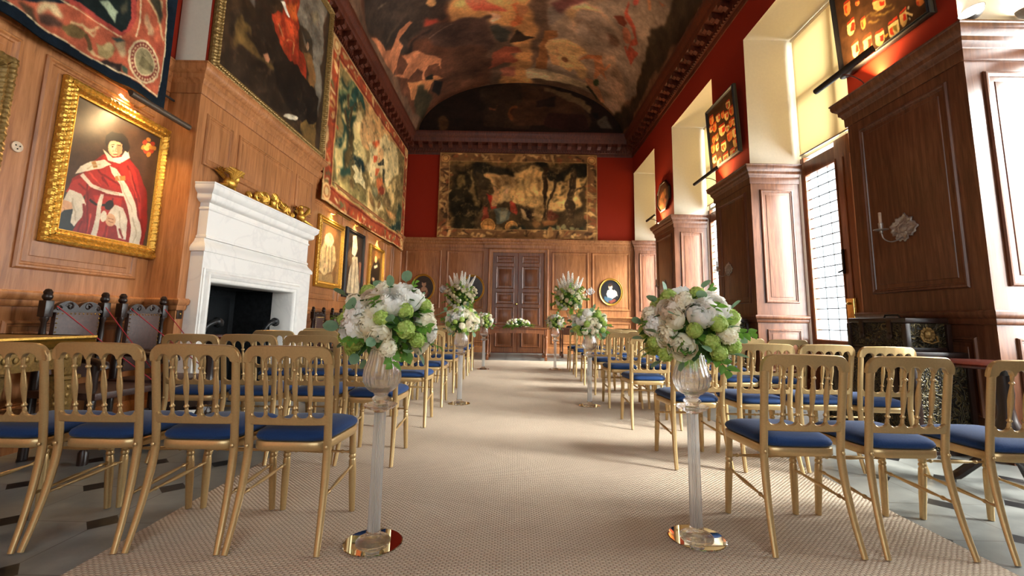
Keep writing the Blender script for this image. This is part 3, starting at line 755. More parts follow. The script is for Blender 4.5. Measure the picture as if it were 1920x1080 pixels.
(200,166,120,1,[807,943,807,945,805,947,803,948,801,949,798,949,797,948,796,947,796,945,797,943,799,942,801,941,804,941,806,941]),
(200,166,120,1,[796,935,795,937,794,938,792,940,790,941,787,941,786,940,785,939,785,937,786,935,788,934,790,933,793,933,795,933]),
(200,166,120,1,[788,925,788,926,786,928,784,930,782,931,780,931,778,930,777,929,777,927,778,925,780,924,783,923,785,922,787,923]),
(200,166,120,1,[784,913,783,915,782,917,780,918,778,919,775,920,774,919,773,917,773,916,774,914,776,912,778,911,781,911,783,912]),
(200,166,120,1,[783,901,783,903,782,905,780,906,778,907,775,907,773,907,773,905,773,904,774,902,776,900,778,899,781,899,782,900]),
(200,166,120,1,[787,889,787,891,786,893,784,894,781,895,779,895,777,895,776,893,776,891,777,890,779,888,782,887,784,887,786,887]),
(200,166,120,1,[794,877,794,879,793,881,791,883,789,884,786,884,784,883,783,882,784,880,785,878,787,876,789,875,792,875,794,876]),
(200,166,120,1,[805,867,805,869,804,871,802,872,799,873,797,873,795,873,794,871,794,870,796,868,798,866,800,865,802,865,804,865]),
(200,166,120,1,[819,858,819,860,818,862,816,864,813,865,811,865,809,864,808,863,808,861,809,859,811,857,814,856,816,856,818,857]),
(200,166,120,1,[835,852,835,854,833,856,831,857,829,858,826,859,824,858,823,857,824,855,825,853,827,851,830,850,832,850,834,850]),
(200,166,120,1,[852,848,852,850,851,852,848,854,846,855,843,855,841,855,840,853,841,851,842,849,844,847,847,846,849,846,851,847]),
(200,166,120,1,[870,848,869,850,868,852,866,853,863,854,861,855,859,854,858,853,858,851,859,849,861,847,864,846,867,846,869,846]),
(200,166,120,1,[886,850,886,852,885,854,883,856,880,857,877,857,875,857,874,855,875,853,876,851,878,849,881,848,883,848,885,849]),
(200,166,120,1,[901,856,901,858,900,860,898,862,895,863,892,863,890,862,889,861,889,859,891,857,893,855,896,854,898,854,900,854]),
(206,178,134,2,[904,870,914,888,911,909,895,928,870,942,842,948,815,945,796,934,786,917,789,898,803,879,826,864,855,857,882,859]),
(150,134,96,2,[898,874,907,890,904,908,891,926,868,939,843,944,819,941,801,931,793,916,795,898,807,881,828,868,853,862,878,864]),
(110,98,68,8,[810,932,844,909,903,907,902,927,851,936]),
(90,78,54,3,[838,890,873,886,874,884,840,887]),
(214,190,146,3,[278,973,354,969,479,975,608,974,753,971,951,976,962,912,960,803,930,613,922,617,952,806,953,915,951,971,756,966,610,969,481,971,356,965,279,970]),
(18,26,34,3,[247,988,279,973,355,969,480,975,610,973,755,972,952,978,960,912,961,802,931,613,968,594,986,799,970,1002,842,997,639,1000,470,996,329,996,250,1002]),
],
'portrait_a': [
(120,84,48,3,[-66,50,932,13,859,1025,-97,1024]),
(196,170,120,6,[202,294,409,354,711,335,835,579,673,806,234,890,-31,784,-17,567]),
(226,206,160,5,[646,227,636,289,583,346,499,384,401,397,309,384,241,347,208,293,217,233,266,178,346,139,443,122,538,134,611,171]),
(232,196,150,3,[529,193,524,220,499,245,459,263,413,270,370,265,338,249,322,226,327,199,351,175,389,157,435,149,479,154,513,170]),
(140,112,74,4,[288,370,261,843,311,840,339,365]),
(140,112,74,4,[420,375,454,848,506,845,471,369]),
(140,112,74,4,[550,357,613,812,666,807,603,350]),
(140,112,74,4,[77,554,67,795,114,792,125,550]),
(150,120,76,5,[54,905,683,852,790,1029,-97,1024]),
(206,170,126,3,[426,716,421,738,396,758,357,771,313,775,271,770,240,756,226,736,231,714,255,695,293,682,337,677,380,682,412,696]),
(206,170,126,3,[92,597,89,618,73,637,46,649,15,653,-15,647,-38,633,-49,614,-46,593,-30,574,-4,562,27,558,57,563,80,577]),
],
'portrait_b': [
(56,42,30,3,[-2,-47,1095,-69,1006,1062,-68,1081]),
(206,186,150,5,[394,385,733,349,857,658,977,949,636,1009,180,997,227,705]),
(220,206,176,4,[347,34,551,-17,699,216,561,367,342,346]),
(214,176,136,2,[570,95,568,117,551,136,523,149,489,154,456,148,431,134,419,114,421,93,438,73,465,60,499,55,532,61,557,75]),
(120,92,60,6,[26,380,269,222,415,471,195,578]),
(160,104,72,5,[845,430,1032,435,1039,831,907,747]),
(200,180,150,4,[968,949,960,970,929,987,881,998,826,1000,774,994,737,980,720,961,727,941,757,924,804,913,859,910,911,916,950,930]),
(150,126,96,4,[371,430,344,978,409,976,437,425]),
(150,126,96,4,[580,410,597,988,665,986,649,404]),
],
'portrait_c': [
(110,76,40,3,[-119,-11,1064,-66,942,1080,-52,1073]),
(30,24,20,5,[252,339,538,175,843,299,936,1047,43,1067,58,640]),
(206,160,116,3,[566,203,562,240,539,273,499,294,452,300,407,289,373,265,356,231,359,195,382,163,421,142,468,135,513,145,548,169]),
(200,190,170,3,[325,394,570,332,636,389,378,451]),
(206,160,116,3,[448,697,440,719,409,740,361,753,307,758,256,753,220,739,204,719,211,697,241,676,288,662,342,657,394,662,432,676]),
],
'oval_a': [
(190,150,118,2,[635,319,628,381,601,432,561,460,515,461,471,434,440,384,426,322,434,259,460,209,501,180,547,179,590,207,622,256]),
(120,70,50,4,[338,512,520,464,707,533,778,725,694,902,327,897,285,678]),
(186,146,116,3,[398,500,518,431,663,506,712,627,436,642]),
(196,156,124,2,[676,598,604,730,436,770,452,823,648,781,746,634]),
(196,156,124,2,[325,584,281,753,334,768,396,604]),
(44,28,20,3,[631,230,622,264,595,291,553,307,507,308,464,293,434,267,422,233,430,199,458,172,499,156,546,156,589,170,619,196]),
(150,120,96,3,[446,841,690,815,664,903,450,906]),
],
'oval_b': [
(226,190,158,2,[573,282,563,336,534,379,493,404,448,404,408,381,380,339,371,285,382,232,410,188,451,164,496,163,537,186,564,229]),
(60,40,28,3,[575,200,564,227,536,249,495,261,450,262,409,251,382,230,372,203,382,176,411,154,451,142,497,141,537,152,565,173]),
(232,224,214,4,[339,430,519,375,696,475,752,679,573,784,336,736,278,584]),
(232,200,170,2,[369,429,489,366,607,425,517,529,398,521]),
(64,92,110,5,[158,688,514,733,630,884,334,940,157,841]),
(206,190,170,4,[638,374,755,474,841,677,693,629]),
(120,60,46,4,[334,889,691,782,749,883,511,988]),
(226,196,168,1,[280,630,428,612,425,572,276,579]),
],
'board_near': [
(210,176,110,2,[137,777,230,773,226,877,196,917,159,922,134,875]),
(170,50,28,2,[138,771,231,768,224,741,149,752]),
(184,44,26,5,[186,796,221,811,214,877,178,871]),
(190,150,90,2,[285,813,392,815,388,927,354,968,311,972,282,919]),
(170,50,28,2,[286,806,393,809,385,780,299,787]),
(184,44,26,5,[342,837,382,855,374,927,333,917]),
(210,176,110,2,[435,845,544,859,541,957,508,989,464,987,434,938]),
(170,50,28,2,[436,840,544,854,536,828,449,824]),
(184,44,26,5,[493,873,534,893,527,955,486,942]),
(206,180,120,2,[597,855,715,865,711,985,673,1027,626,1029,594,970]),
(170,50,28,2,[598,848,716,858,708,827,612,828]),
(184,60,30,5,[608,886,650,897,640,1010,608,970]),
(120,100,40,8,[653,890,698,912,688,997,658,957]),
(190,150,90,2,[731,841,809,840,804,935,779,971,747,975,727,931]),
(170,50,28,2,[732,835,810,834,805,810,741,819]),
(184,44,26,5,[772,859,801,874,795,935,764,928]),
(210,176,110,2,[120,508,219,517,216,616,184,651,144,651,117,602]),
(170,50,28,2,[120,502,220,511,213,485,132,485]),
(184,44,26,5,[173,533,210,552,203,615,165,604]),
(196,120,60,2,[106,272,201,283,197,384,167,418,129,418,103,368]),
(170,50,28,2,[106,266,202,277,195,250,118,250]),
(184,60,30,5,[115,298,149,308,140,403,115,369]),
(190,150,90,2,[463,503,606,565,608,648,566,661,509,641,467,584]),
(170,50,28,2,[464,499,606,560,595,534,480,491]),
(184,44,26,5,[541,554,596,590,590,640,535,611]),
(196,120,60,2,[910,825,978,850,978,898,958,908,930,900,911,870]),
(170,50,28,2,[910,823,979,848,973,834,918,817]),
(184,60,30,5,[917,840,942,851,938,895,919,873]),
(196,120,60,2,[293,590,359,589,355,667,334,696,307,699,290,663]),
(170,50,28,2,[294,585,359,585,355,565,302,572]),
(184,60,30,5,[299,609,322,613,315,686,298,662]),
(196,120,60,2,[264,347,318,366,318,404,302,412,280,406,264,383]),
(170,50,28,2,[264,345,318,364,314,353,270,340]),
(184,60,30,5,[269,358,289,367,286,402,271,385]),
(206,176,120,1,[795,851,862,925,852,942,789,867]),
(150,140,120,4,[843,854,841,860,838,863,834,863,830,860,826,855,825,847,824,840,826,834,829,831,833,831,837,834,841,840,843,847]),
(150,140,120,4,[836,950,834,956,831,959,827,960,823,957,820,951,818,944,818,937,819,931,822,928,826,927,831,930,834,936,836,943]),
(140,110,54,10,[431,648,558,670,669,692,665,682,553,657,424,631]),
(140,110,54,10,[416,666,495,704,609,725,700,741,696,731,605,713,491,689,414,650]),
(140,110,54,10,[370,688,469,747,510,748,505,737,466,734,370,673]),
(140,110,54,10,[436,613,332,593,296,616,305,627,340,608,443,630]),
(170,130,50,3,[541,923,585,919,587,945,552,956]),
],
'board_far': [
(210,176,110,2,[179,914,350,905,351,1010,300,1052,232,1060,182,1013]),
(170,50,28,2,[179,908,350,899,336,873,199,888]),
(184,44,26,5,[271,930,337,943,330,1011,263,1006]),
(206,180,120,2,[430,921,629,918,632,1031,572,1075,493,1080,434,1028]),
(170,50,28,2,[431,914,629,912,613,883,453,894]),
(184,60,30,5,[451,948,523,954,515,1062,459,1027]),
(120,100,40,8,[528,947,604,964,595,1045,540,1011]),
(190,150,90,2,[686,925,871,929,874,1027,819,1063,745,1066,690,1019]),
(170,50,28,2,[686,919,872,923,856,897,707,902]),
(184,44,26,5,[786,947,858,964,851,1027,778,1018]),
(210,176,110,2,[896,966,1050,968,1053,1054,1006,1086,945,1088,899,1048]),
(170,50,28,2,[896,961,1051,964,1038,941,914,947]),
(184,44,26,5,[980,985,1039,999,1033,1054,973,1046]),
(206,180,120,2,[400,707,585,711,588,815,533,852,459,855,405,805]),
(170,50,28,2,[401,701,586,706,571,679,422,684]),
(184,60,30,5,[420,733,487,741,480,839,427,805]),
(120,100,40,8,[491,735,563,752,555,826,503,793]),
(190,150,90,2,[824,791,1017,803,1021,901,964,934,887,934,830,885]),
(170,50,28,2,[825,785,1018,798,1002,772,847,770]),
(184,44,26,5,[929,817,1004,837,997,900,921,887]),
(196,120,60,2,[642,624,831,635,834,736,778,771,703,770,647,720]),
(170,50,28,2,[643,618,831,630,816,603,664,602]),
(184,60,30,5,[663,650,730,660,724,755,670,721]),
(210,176,110,2,[831,629,1011,640,1014,738,961,772,889,772,836,723]),
(170,50,28,2,[832,623,1012,635,997,608,852,607]),
(184,44,26,5,[929,655,998,674,991,737,921,725]),
(206,180,120,2,[618,490,748,501,751,569,712,591,660,590,621,555]),
(170,50,28,2,[618,486,749,497,738,478,633,475]),
(184,60,30,5,[632,508,679,516,674,580,637,556]),
(120,100,40,8,[682,512,732,527,727,575,691,551]),
(196,120,60,2,[749,462,876,467,877,545,839,573,788,574,751,536]),
(170,50,28,2,[749,458,876,463,866,442,764,445]),
(184,60,30,5,[762,482,808,488,802,562,766,536]),
(206,180,120,2,[871,478,993,483,994,559,957,587,908,588,872,551]),
(170,50,28,2,[871,474,994,478,984,458,885,461]),
(184,60,30,5,[883,497,927,504,922,576,887,551]),
(120,100,40,8,[930,499,978,513,972,567,938,542]),
(210,176,110,2,[362,409,604,435,610,552,540,588,443,583,370,521]),
(170,50,28,2,[363,402,605,429,585,396,390,385]),
(184,44,26,5,[495,447,588,475,580,549,485,530]),
(206,180,120,2,[216,493,336,496,337,567,301,593,253,595,218,561]),
(170,50,28,2,[216,489,336,492,327,473,230,477]),
(184,60,30,5,[229,511,272,516,267,584,233,561]),
(120,100,40,8,[274,512,321,524,315,575,282,552]),
(196,120,60,2,[76,478,200,480,202,553,165,579,115,581,79,546]),
(170,50,28,2,[76,474,200,476,190,457,90,461]),
(184,60,30,5,[89,496,134,501,129,570,94,546]),
(196,120,60,2,[12,611,164,606,166,703,120,740,59,746,14,702]),
(170,50,28,2,[12,605,165,601,153,576,30,588]),
(184,60,30,5,[28,634,82,638,76,730,33,701]),
(210,176,110,2,[187,640,316,636,317,719,278,751,226,755,189,718]),
(170,50,28,2,[187,635,317,631,306,610,202,620]),
(184,44,26,5,[257,654,307,666,301,719,250,714]),
(196,120,60,2,[151,280,300,282,301,378,256,413,196,416,153,371]),
(170,50,28,2,[152,275,300,277,288,252,169,258]),
(184,60,30,5,[167,304,220,310,213,401,171,371]),
(210,176,110,2,[3,267,138,276,141,350,101,375,46,374,6,337]),
(170,50,28,2,[3,262,139,272,127,252,18,251]),
(184,44,26,5,[76,287,129,302,124,349,71,339]),
(196,120,60,2,[794,263,970,280,972,380,920,413,849,410,798,359]),
(170,50,28,2,[795,257,970,275,956,247,814,242]),
(184,60,30,5,[813,289,876,302,869,396,819,360]),
(206,180,120,2,[709,131,859,151,862,231,817,255,757,250,713,207]),
(170,50,28,2,[709,127,860,147,847,125,726,115]),
(184,60,30,5,[725,153,779,165,774,240,731,209]),
(120,100,40,8,[783,161,841,181,835,237,793,207]),
(210,176,110,2,[622,278,776,289,778,380,732,411,670,410,625,365]),
(170,50,28,2,[622,273,776,284,764,260,640,258]),
(184,44,26,5,[705,303,765,321,758,379,698,368]),
(196,120,60,2,[43,108,221,124,225,222,172,254,100,252,48,202]),
(170,50,28,2,[44,102,222,118,207,92,64,87]),
(184,60,30,5,[62,134,126,145,120,238,69,203]),
(210,176,110,2,[302,183,468,203,472,287,423,313,357,308,307,263]),
(170,50,28,2,[302,178,469,199,455,175,321,166]),
(184,44,26,5,[392,211,457,232,451,285,386,270]),
(196,120,60,2,[508,220,627,230,629,299,593,323,545,322,510,286]),
(170,50,28,2,[508,216,628,226,618,207,521,205]),
(184,60,30,5,[520,238,563,246,558,311,525,287]),
(210,176,110,2,[23,800,182,802,186,886,138,917,75,920,27,880]),
(170,50,28,2,[23,795,183,797,170,775,41,781]),
(184,44,26,5,[110,818,171,832,165,886,103,879]),
],
'board_oct': [
(120,70,40,20,[706,503,681,549,619,571,530,566,431,532,343,477,283,411,264,348,290,301,356,279,447,287,546,323,631,378,688,442]),
(90,60,36,20,[651,736,619,798,538,831,424,827,296,787,181,718,103,632,78,548,112,483,198,451,318,458,445,502,555,572,628,655]),
(150,84,46,20,[841,963,807,988,715,988,581,963,430,917,292,858,196,798,163,750,200,724,301,726,441,754,592,802,723,861,812,918]),
(110,76,44,20,[810,415,796,456,761,482,714,486,662,468,616,431,585,382,577,331,592,288,627,263,675,259,727,278,772,316,802,365]),
(140,90,50,20,[395,908,379,940,337,957,278,956,214,937,156,903,116,860,104,819,121,786,164,769,224,771,289,792,346,826,384,867]),
(130,70,44,20,[852,802,835,850,796,880,741,886,680,867,627,826,592,771,582,713,599,664,640,634,696,628,756,649,808,690,842,745]),
],
}
# ------------------------------------------------------------------ the room
XL, XR, YB, YF = -3.65, 3.85, 14.2, -4.2
ZC, ZCT = 6.42, 7.12                        # cornice from / to
def struct(name, bm, mat, parent=None, **kw):
    o = obj(name, bm, mat, parent, **kw)
    if parent is None: o['kind'] = 'structure'
    return o
bm = BM(); box(bm, -4.2, 6.2, YF, YB + .3, -.2, 0)
struct('floor', bm, 'stone', smooth=False)
bm = BM()
for a, b, c, d in ((YF, 4.6, 0, 7.3), (6.42, YB + .3, 0, 7.3), (4.6, 6.42, 1.42, 7.3)): box(bm, XL - .3, XL, a, b, c, d)
wl = struct('wall_left', bm, 'red', smooth=False)
bm = BM(); box(bm, XL - .3, 5.1, YB, YB + .3, 0, 9.4)
wb = struct('wall_back', bm, 'red', smooth=False)
bm = BM()
for a, b, c, d in ((XL - .3, -2.2, 0, 9.4), (2.4, 5.1, 0, 9.4), (-2.2, 2.4, 0, 1.4), (-2.2, 2.4, 5.7, 9.4)): box(bm, a, b, YF - .3, YF, c, d)
struct('wall_front', bm, 'plaster', smooth=False)
bm = BM()
for x in (-2.2, -1.1, .05, 1.2, 2.3): box(bm, x, x + .1, YF - .2, YF - .1, 1.4, 5.7)
for z in (1.4, 2.8, 4.2, 5.6): box(bm, -2.2, 2.4, YF - .19, YF - .11, z, z + .1)
fr = struct('window_6', bm, 'oak_dark')  # unseen window, added for the front fill light
bm = BM(); box(bm, -2.2, 2.4, YF - .155, YF - .145, 1.4, 5.7); struct('glass_pane', bm, 'pane', fr, smooth=False)
# right wall: piers and the heads over the window bays, cut into one mesh; reveals plastered, room face red
bm = BM()
edges = [YB + .3] + [v for w_ in WINS for v in (w_[1], w_[0])] + [YF]
piers = [(edges[i + 1], edges[i]) for i in range(0, len(edges), 2)]
for a, b in piers: box(bm, XR, 4.75, a, b, 0, 7.3, mi=0)
for a, b in WINS: box(bm, XR, 4.75, a, b, 5.85, 7.3, mi=0)
for f in bm.faces:
    n = f.normal; f.normal_update()
    if f.normal.x < -.9: f.material_index = 1
wr = struct('wall_right', bm, ['plaster', 'red'], smooth=False)

# moulding profiles
CAP = [(0, -.3), (.015, -.3), (.02, -.285), (.022, -.2), (.035, -.19), (.04, -.17), (.06, -.15), (.062, -.11), (.075, -.1), (.1, -.075), (.11, -.05), (.11, -.02), (.12, -.012), (.12, 0), (0, 0)]
DADO = [(0, -.12), (.02, -.115), (.03, -.1), (.032, -.07), (.05, -.06), (.06, -.035), (.06, -.015), (.05, -.005), (.045, 0), (0, 0)]
BASE = [(0, 0), (.035, 0), (.035, .15), (.028, .17), (.02, .185), (.01, .2), (0, .2)]
def prof(p, z): return [(o, q + z) for o, q in p]
ZP = 3.6; ZD = 1.17

# left wall panelling, dado, cap; the chimney breast stands 0.35 m proud
BX, BY0, BY1 = -3.3, 4.36, 7.12
bm = BM()
box(bm, XL - .01, XL + .02, YF, BY0, 0, ZP - .1); box(bm, XL - .01, XL + .02, BY1, YB, 0, ZP - .1)
mx = LW(0, 0, XL + .02)
for a, b in ((-1.6, .1), (.4, 2.1), (2.0 + .25, 3.0), (3.17, 4.22)):
    panel(bm, mx, a, 1.33, b, 2.98); panel(bm, mx, a, 3.05, b, 3.25, .5)
    panel(bm, mx, a, .3, b, .95, .8)
for a, b in ((7.35, 8.95), (9.12, 10.5), (10.66, 12.15), (12.3, 12.95), (13.1, 14.05)):
    panel(bm, mx, a, 1.33, b, 3.12); panel(bm, mx, a, .3, b, .95, .8)
struct('panelling', bm, 'oak', wl)
bm = BM()
for p_, z in ((CAP, ZP), (DADO, ZD), (BASE, 0)):
    mould(bm, [(XL + .02, YF), (XL + .02, BY0)], prof(p_, z), side=-1)
    mould(bm, [(XL + .02, BY1), (XL + .02, YB)], prof(p_, z), side=-1)
struct('panelling_moulding', bm, 'oak', wl)

bm = BM()
OY0, OY1, OZ = 4.62, 6.4, 1.36               # fireplace opening
for a, b, c, d in ((BY0, OY0, 0, 3.55), (OY1, BY1, 0, 3.55), (OY0, OY1, OZ, 3.55)): box(bm, XL + .01, BX, a, b, c, d)
mx = LW(0, 0, BX)
for a, b in ((4.48, 4.92), (5.04, 6.33), (6.45, 6.97)): panel(bm, mx, a, 2.58, b, 3.14, .75)
cb = struct('chimney_breast', bm, 'oak'); cb['kind'] = 'structure'
bm = BM()
path = [(XL, BY0), (BX, BY0), (BX, BY1), (XL, BY1)]
mould(bm, path, prof(CAP, ZP), side=-1)
for a, b in (((XL, BY0), (BX, BY0)), ):
    mould(bm, [(XL, BY0), (BX, BY0), (BX, 4.46)], prof(DADO, ZD), side=-1); mould(bm, [(BX, 6.88), (BX, BY1), (XL, BY1)], prof(DADO, ZD), side=-1)
    mould(bm, [(XL, BY0), (BX, BY0), (BX, 4.46)], BASE, side=-1); mould(bm, [(BX, 6.88), (BX, BY1), (XL, BY1)], BASE, side=-1)
struct('breast_moulding', bm, 'oak', cb)
bm = BM(); box(bm, XL + .01, BX - .02, BY0 + .03, BY1 - .03, ZP - .02, 7.2); struct('upper_breast', bm, 'plaster', cb, smooth=False)
bm = BM(); box(bm, BX - .02, BX - .005, BY0 + .03, BY1 - .03, ZP - .02, 7.2); struct('red_cloth', bm, 'red', cb, smooth=False)

# back wall
bm = BM()
D0, D1, DZ = -.70, .94, 3.16
box(bm, XL, D0 - .12, YB - .02, YB + .01, 0, ZP - .1); box(bm, D1 + .12, 4.7, YB - .02, YB + .01, 0, ZP - .1)
box(bm, D0 - .12, D1 + .12, YB - .02, YB + .01, DZ + .1, ZP - .1)
mx = BW(0, 0, YB - .02)
for a, b in ((-3.5, -2.36), (-2.18, -.98), (1.2, 2.36), (2.48, 3.68)):
    panel(bm, mx, a, 1.36, b, 3.2); panel(bm, mx, a, .3, b, .98, .8)
struct('panelling', bm, 'oak', wb)
bm = BM()
for p_, z in ((CAP, ZP), (DADO, ZD), (BASE, 0)):
    if z == ZP:
        mould(bm, [(XL, YB - .02), (D0 - .25, YB - .02), (D0 - .25, YB - .07), (D1 + .25, YB - .07), (D1 + .25, YB - .02), (XR, YB - .02)], prof(p_, z), side=-1)
    else:
        mould(bm, [(XL, YB - .02), (D0 - .14, YB - .02)], prof(p_, z), side=-1); mould(bm, [(D1 + .14, YB - .02), (XR, YB - .02)], prof(p_, z), side=-1)
box(bm, D0 - .25, D1 + .25, YB - .07, YB, DZ + .14, ZP - .28)
struct('panelling_moulding', bm, 'oak', wb)

# the double door
bm = BM(); mx = BW(0, 0, YB - .02)
AR = [(0, -.03), (0, .045), (.02, .06), (.03, .06), (.04, .045), (.1, .04), (.115, .03), (.13, .025), (.14, .0), (.14, -.05)]
R_ = []
for d, h in AR:
    R_.append([bm.verts.new(mx @ Vector(p)) for p in ((D0 - .14 + d, 0, h), (D0 - .14 + d, DZ + .14 - d, h), (D1 + .14 - d, DZ + .14 - d, h), (D1 + .14 - d, 0, h))])
for a, b in zip(R_, R_[1:]):
    for i in range(3): bm.faces.new((a[i], a[i + 1], b[i + 1], b[i]))
dr = struct('door_1', bm, 'oak')
DP = [(0, 0), (.0, .008), (.012, .016), (.03, .004), (.035, -.006), (.075, -.006), (.1, .006)]
mid = (D0 + D1) / 2
for x0, x1 in ((D0, mid - .004), (mid + .004, D1)):
    bm = BM(); box(bm, x0 + .003, x1 - .003, YB - .03, YB, .02, DZ)
    m2 = BW(0, 0, YB - .031)
    for z0, z1 in ((.18, .72), (.86, 1.42), (1.52, 1.9), (2.0, 2.72), (2.82, 3.06)):
        ring(bm, m2, x0 + .12, z0, x1 - .12, z1, DP, True)
    lf = struct('door_leaf', bm, 'oak_dark', dr)
bm = BM(); lathe(bm, [(0, 0), (.03, .004), (.03, .01), (.012, .016), (.012, .04), (.032, .055), (.036, .075), (.02, .095), (0, .1)], 16, mx=BW(mid - .05, 1.52, YB - .03)); struct('door_knob', bm, 'brass', lf)

# right wall: wooden lower piers with caps, dado and panels, wrapping into the window reveals
bm = BM(); bm2 = BM()
for a, b in piers:
    lo_, hi_ = a, min(b, YB)
    box(bm, XR - .02, 4.62, lo_ - .02 if lo_ > YF + .1 else lo_, hi_ + .02 if hi_ < YB - .1 else hi_, 0, ZP - .1)
    mxf = RW(0, 0, XR - .02)
    if hi_ - lo_ > .6:
        panel(bm, mxf, -hi_ + .14, 1.36, -lo_ - .14, 3.2, .9); panel(bm, mxf, -hi_ + .14, .3, -lo_ - .14, .95, .8)
    pth = []
    if hi_ < YB - .15: pth += [(4.62, hi_ + .02), (XR - .02, hi_ + .02)]
    else: pth += [(XR - .02, hi_)]
    if lo_ > YF + .1: pth += [(XR - .02, lo_ - .02), (4.62, lo_ - .02)]
    else: pth += [(XR - .02, lo_)]
    for p_, z in ((CAP, ZP), (DADO, ZD), (BASE, 0)): mould(bm2, pth, prof(p_, z), side=-1)
    if lo_ > YF + .1:
        mr = frame_mx((0, lo_ - .02, 0), (1, 0, 0), (0, 0, 1))
        panel(bm, mr, XR + .12, 1.36, 4.5, 3.2, .9); panel(bm, mr, XR + .12, .3, 4.5, .95, .7)
    if hi_ < YB - .15:
        mr = frame_mx((0, hi_ + .02, 0), (-1, 0, 0), (0, 0, 1))
        panel(bm, mr, -4.5, 1.36, -XR - .12, 3.2, .9); panel(bm, mr, -4.5, .3, -XR - .12, .95, .7)
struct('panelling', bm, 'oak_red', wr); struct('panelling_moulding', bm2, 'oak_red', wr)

# windows: casement doors below, a roller blind over the upper lights
XW = 4.66
for wi, (a, b) in enumerate(WINS):
    yc = b - .94
    bm = BM()
    y0, y1 = a + .02, b - .02
    s0, s1 = yc - .83, yc + .83                 # stile inner edges
    for c, d in ((y0, s0), (s1, y1), (yc - .15, yc + .15)): box(bm, XW, XW + .1, c, d, 0, 3.72, .004)
    for z0, z1 in ((0, .8), (3.42, 3.64)): box(bm, XW + .005, XW + .095, y0, y1, z0, z1, .004)
    mr = RW(0, 0, XW + .005)
    for c, d in ((s0, yc - .15), (yc + .15, s1)):
        panel(bm, mr, -d + .08, .18, -c - .08, .68, .6)
        ring(bm, mr, -d - .02, .78, -c + .02, 3.44, [(0, 0), (0, .014), (.02, .014), (.035, .0), (.035, -.05)])
    box(bm, XW - .012, XW + .02, yc - .02, yc + .02, .8, 3.42, .004)
    fr = struct('window_%d' % (wi + 1), bm, 'oak_dark')
    bm = BM()                                    # upper frame and glazing bars
    for c, d in ((y0, y0 + .09), (y1 - .09, y1), (yc - .06, yc + .06)): box(bm, XW + .03, XW + .13, c, d, 3.72, 5.85)
    for z0, z1 in ((3.72, 3.78), (4.70, 4.80), (5.75, 5.85)): box(bm, XW + .035, XW + .125, y0, y1, z0, z1)
    struct('upper_frame', bm, 'white_frame', fr)
    bm = BM(); bl = BM()
    for c, d in ((s0, yc - .15), (yc + .15, s1)):
        box(bm, XW + .05, XW + .056, c, d, .8, 3.42)
        for q in range(1, 17): box(bl, XW + .044, XW + .064, c, d, .8 + q * .158 - .006, .8 + q * .158 + .006)
        for q in (1, 2): 
            yq = c + (d - c) * q / 3; box(bl, XW + .046, XW + .060, yq - .003, yq + .003, .8, 3.42)
    struct('glass_pane', bm, 'pane', fr, smooth=False); struct('lead_cames', bl, 'iron', fr, smooth=False)
    bm = BM(); box(bm, XW + .09, XW + .096, y0, y1, 3.75, 5.8); struct('upper_glass', bm, 'pane', fr, smooth=False)
    if wi in (1, 2):
        bm = BM(); box(bm, XW - .03, XW + .002, yc - .06, yc + .1, 1.12, 1.4, .004); box(bm, XW - .05, XW - .028, yc - .055, yc - .025, 1.13, 1.39, .003)
        lathe(bm, [(0, 0), (.018, 0), (.02, .03), (.012, .045), (0, .05)], 12, mx=RW(-0, 0, XW - .03) @ Matrix.Translation((-(yc + .04), 1.33, 0)))
        struct('door_lock', bm, 'brass', fr)
        bm = BM(); box(bm, XW - .03, XW - .005, yc + .1, yc + .13, 1.75, 2.1, .004); tube(bm, [(XW - .03, yc + .115, 1.8), (XW - .07, yc + .11, 1.78), (XW - .08, yc + .14, 1.77)], .012)
        struct('espagnolette_bolt', bm, 'iron', fr)
BL = ['cream roller blind in the farthest window bay by the back wall', 'cream roller blind hanging askew in the middle window bay',
      'sunlit cream roller blind with glazing bar shadows in the nearest visible bay', 'cream roller blind in the bay at the right frame edge']
for wi, (a, b) in enumerate(WINS[:4]):
    yc = (a + b) / 2; y0, y1 = a + .05, b - .05
    t = thing('roller_blind', BL[wi], 'window blind', (XW - .03, yc, 5.78), group='roller blinds in the window bays')
    zb = -2.02 if wi != 1 else -1.95
    img = None
    bm = BM(); n1, n2 = 14, 12; g = []
    for i in range(n1 + 1):
        rw = []
        for j in range(n2 + 1):
            u = i / n1; v = j / n2
            z = zb * v - (.05 * (u - .5) if wi == 1 else 0) * v
            rw.append(bm.verts.new((.012 * math.sin(u * 5 + wi) * v, (u - .5) * (y1 - y0 - .04), z)))
        g.append(rw)
    for i in range(n1):
        for j in range(n2): bm.faces.new((g[i][j], g[i + 1][j], g[i + 1][j + 1], g[i][j + 1]))
    obj('blind_cloth', bm, 'blind', t)
    bm = BM(); tube(bm, [(0, -(y1 - y0) / 2 + .01, .015), (0, (y1 - y0) / 2 - .01, .015)], .028, 12); obj('roller', bm, 'plaster', t)
    bm = BM(); tube(bm, [(.0, -(y1 - y0) / 2 + .03, zb), (.0, (y1 - y0) / 2 - .03, zb - (0.0 if wi != 1 else .0))], .011, 8); obj('bottom_bar', bm, 'white_frame', t)

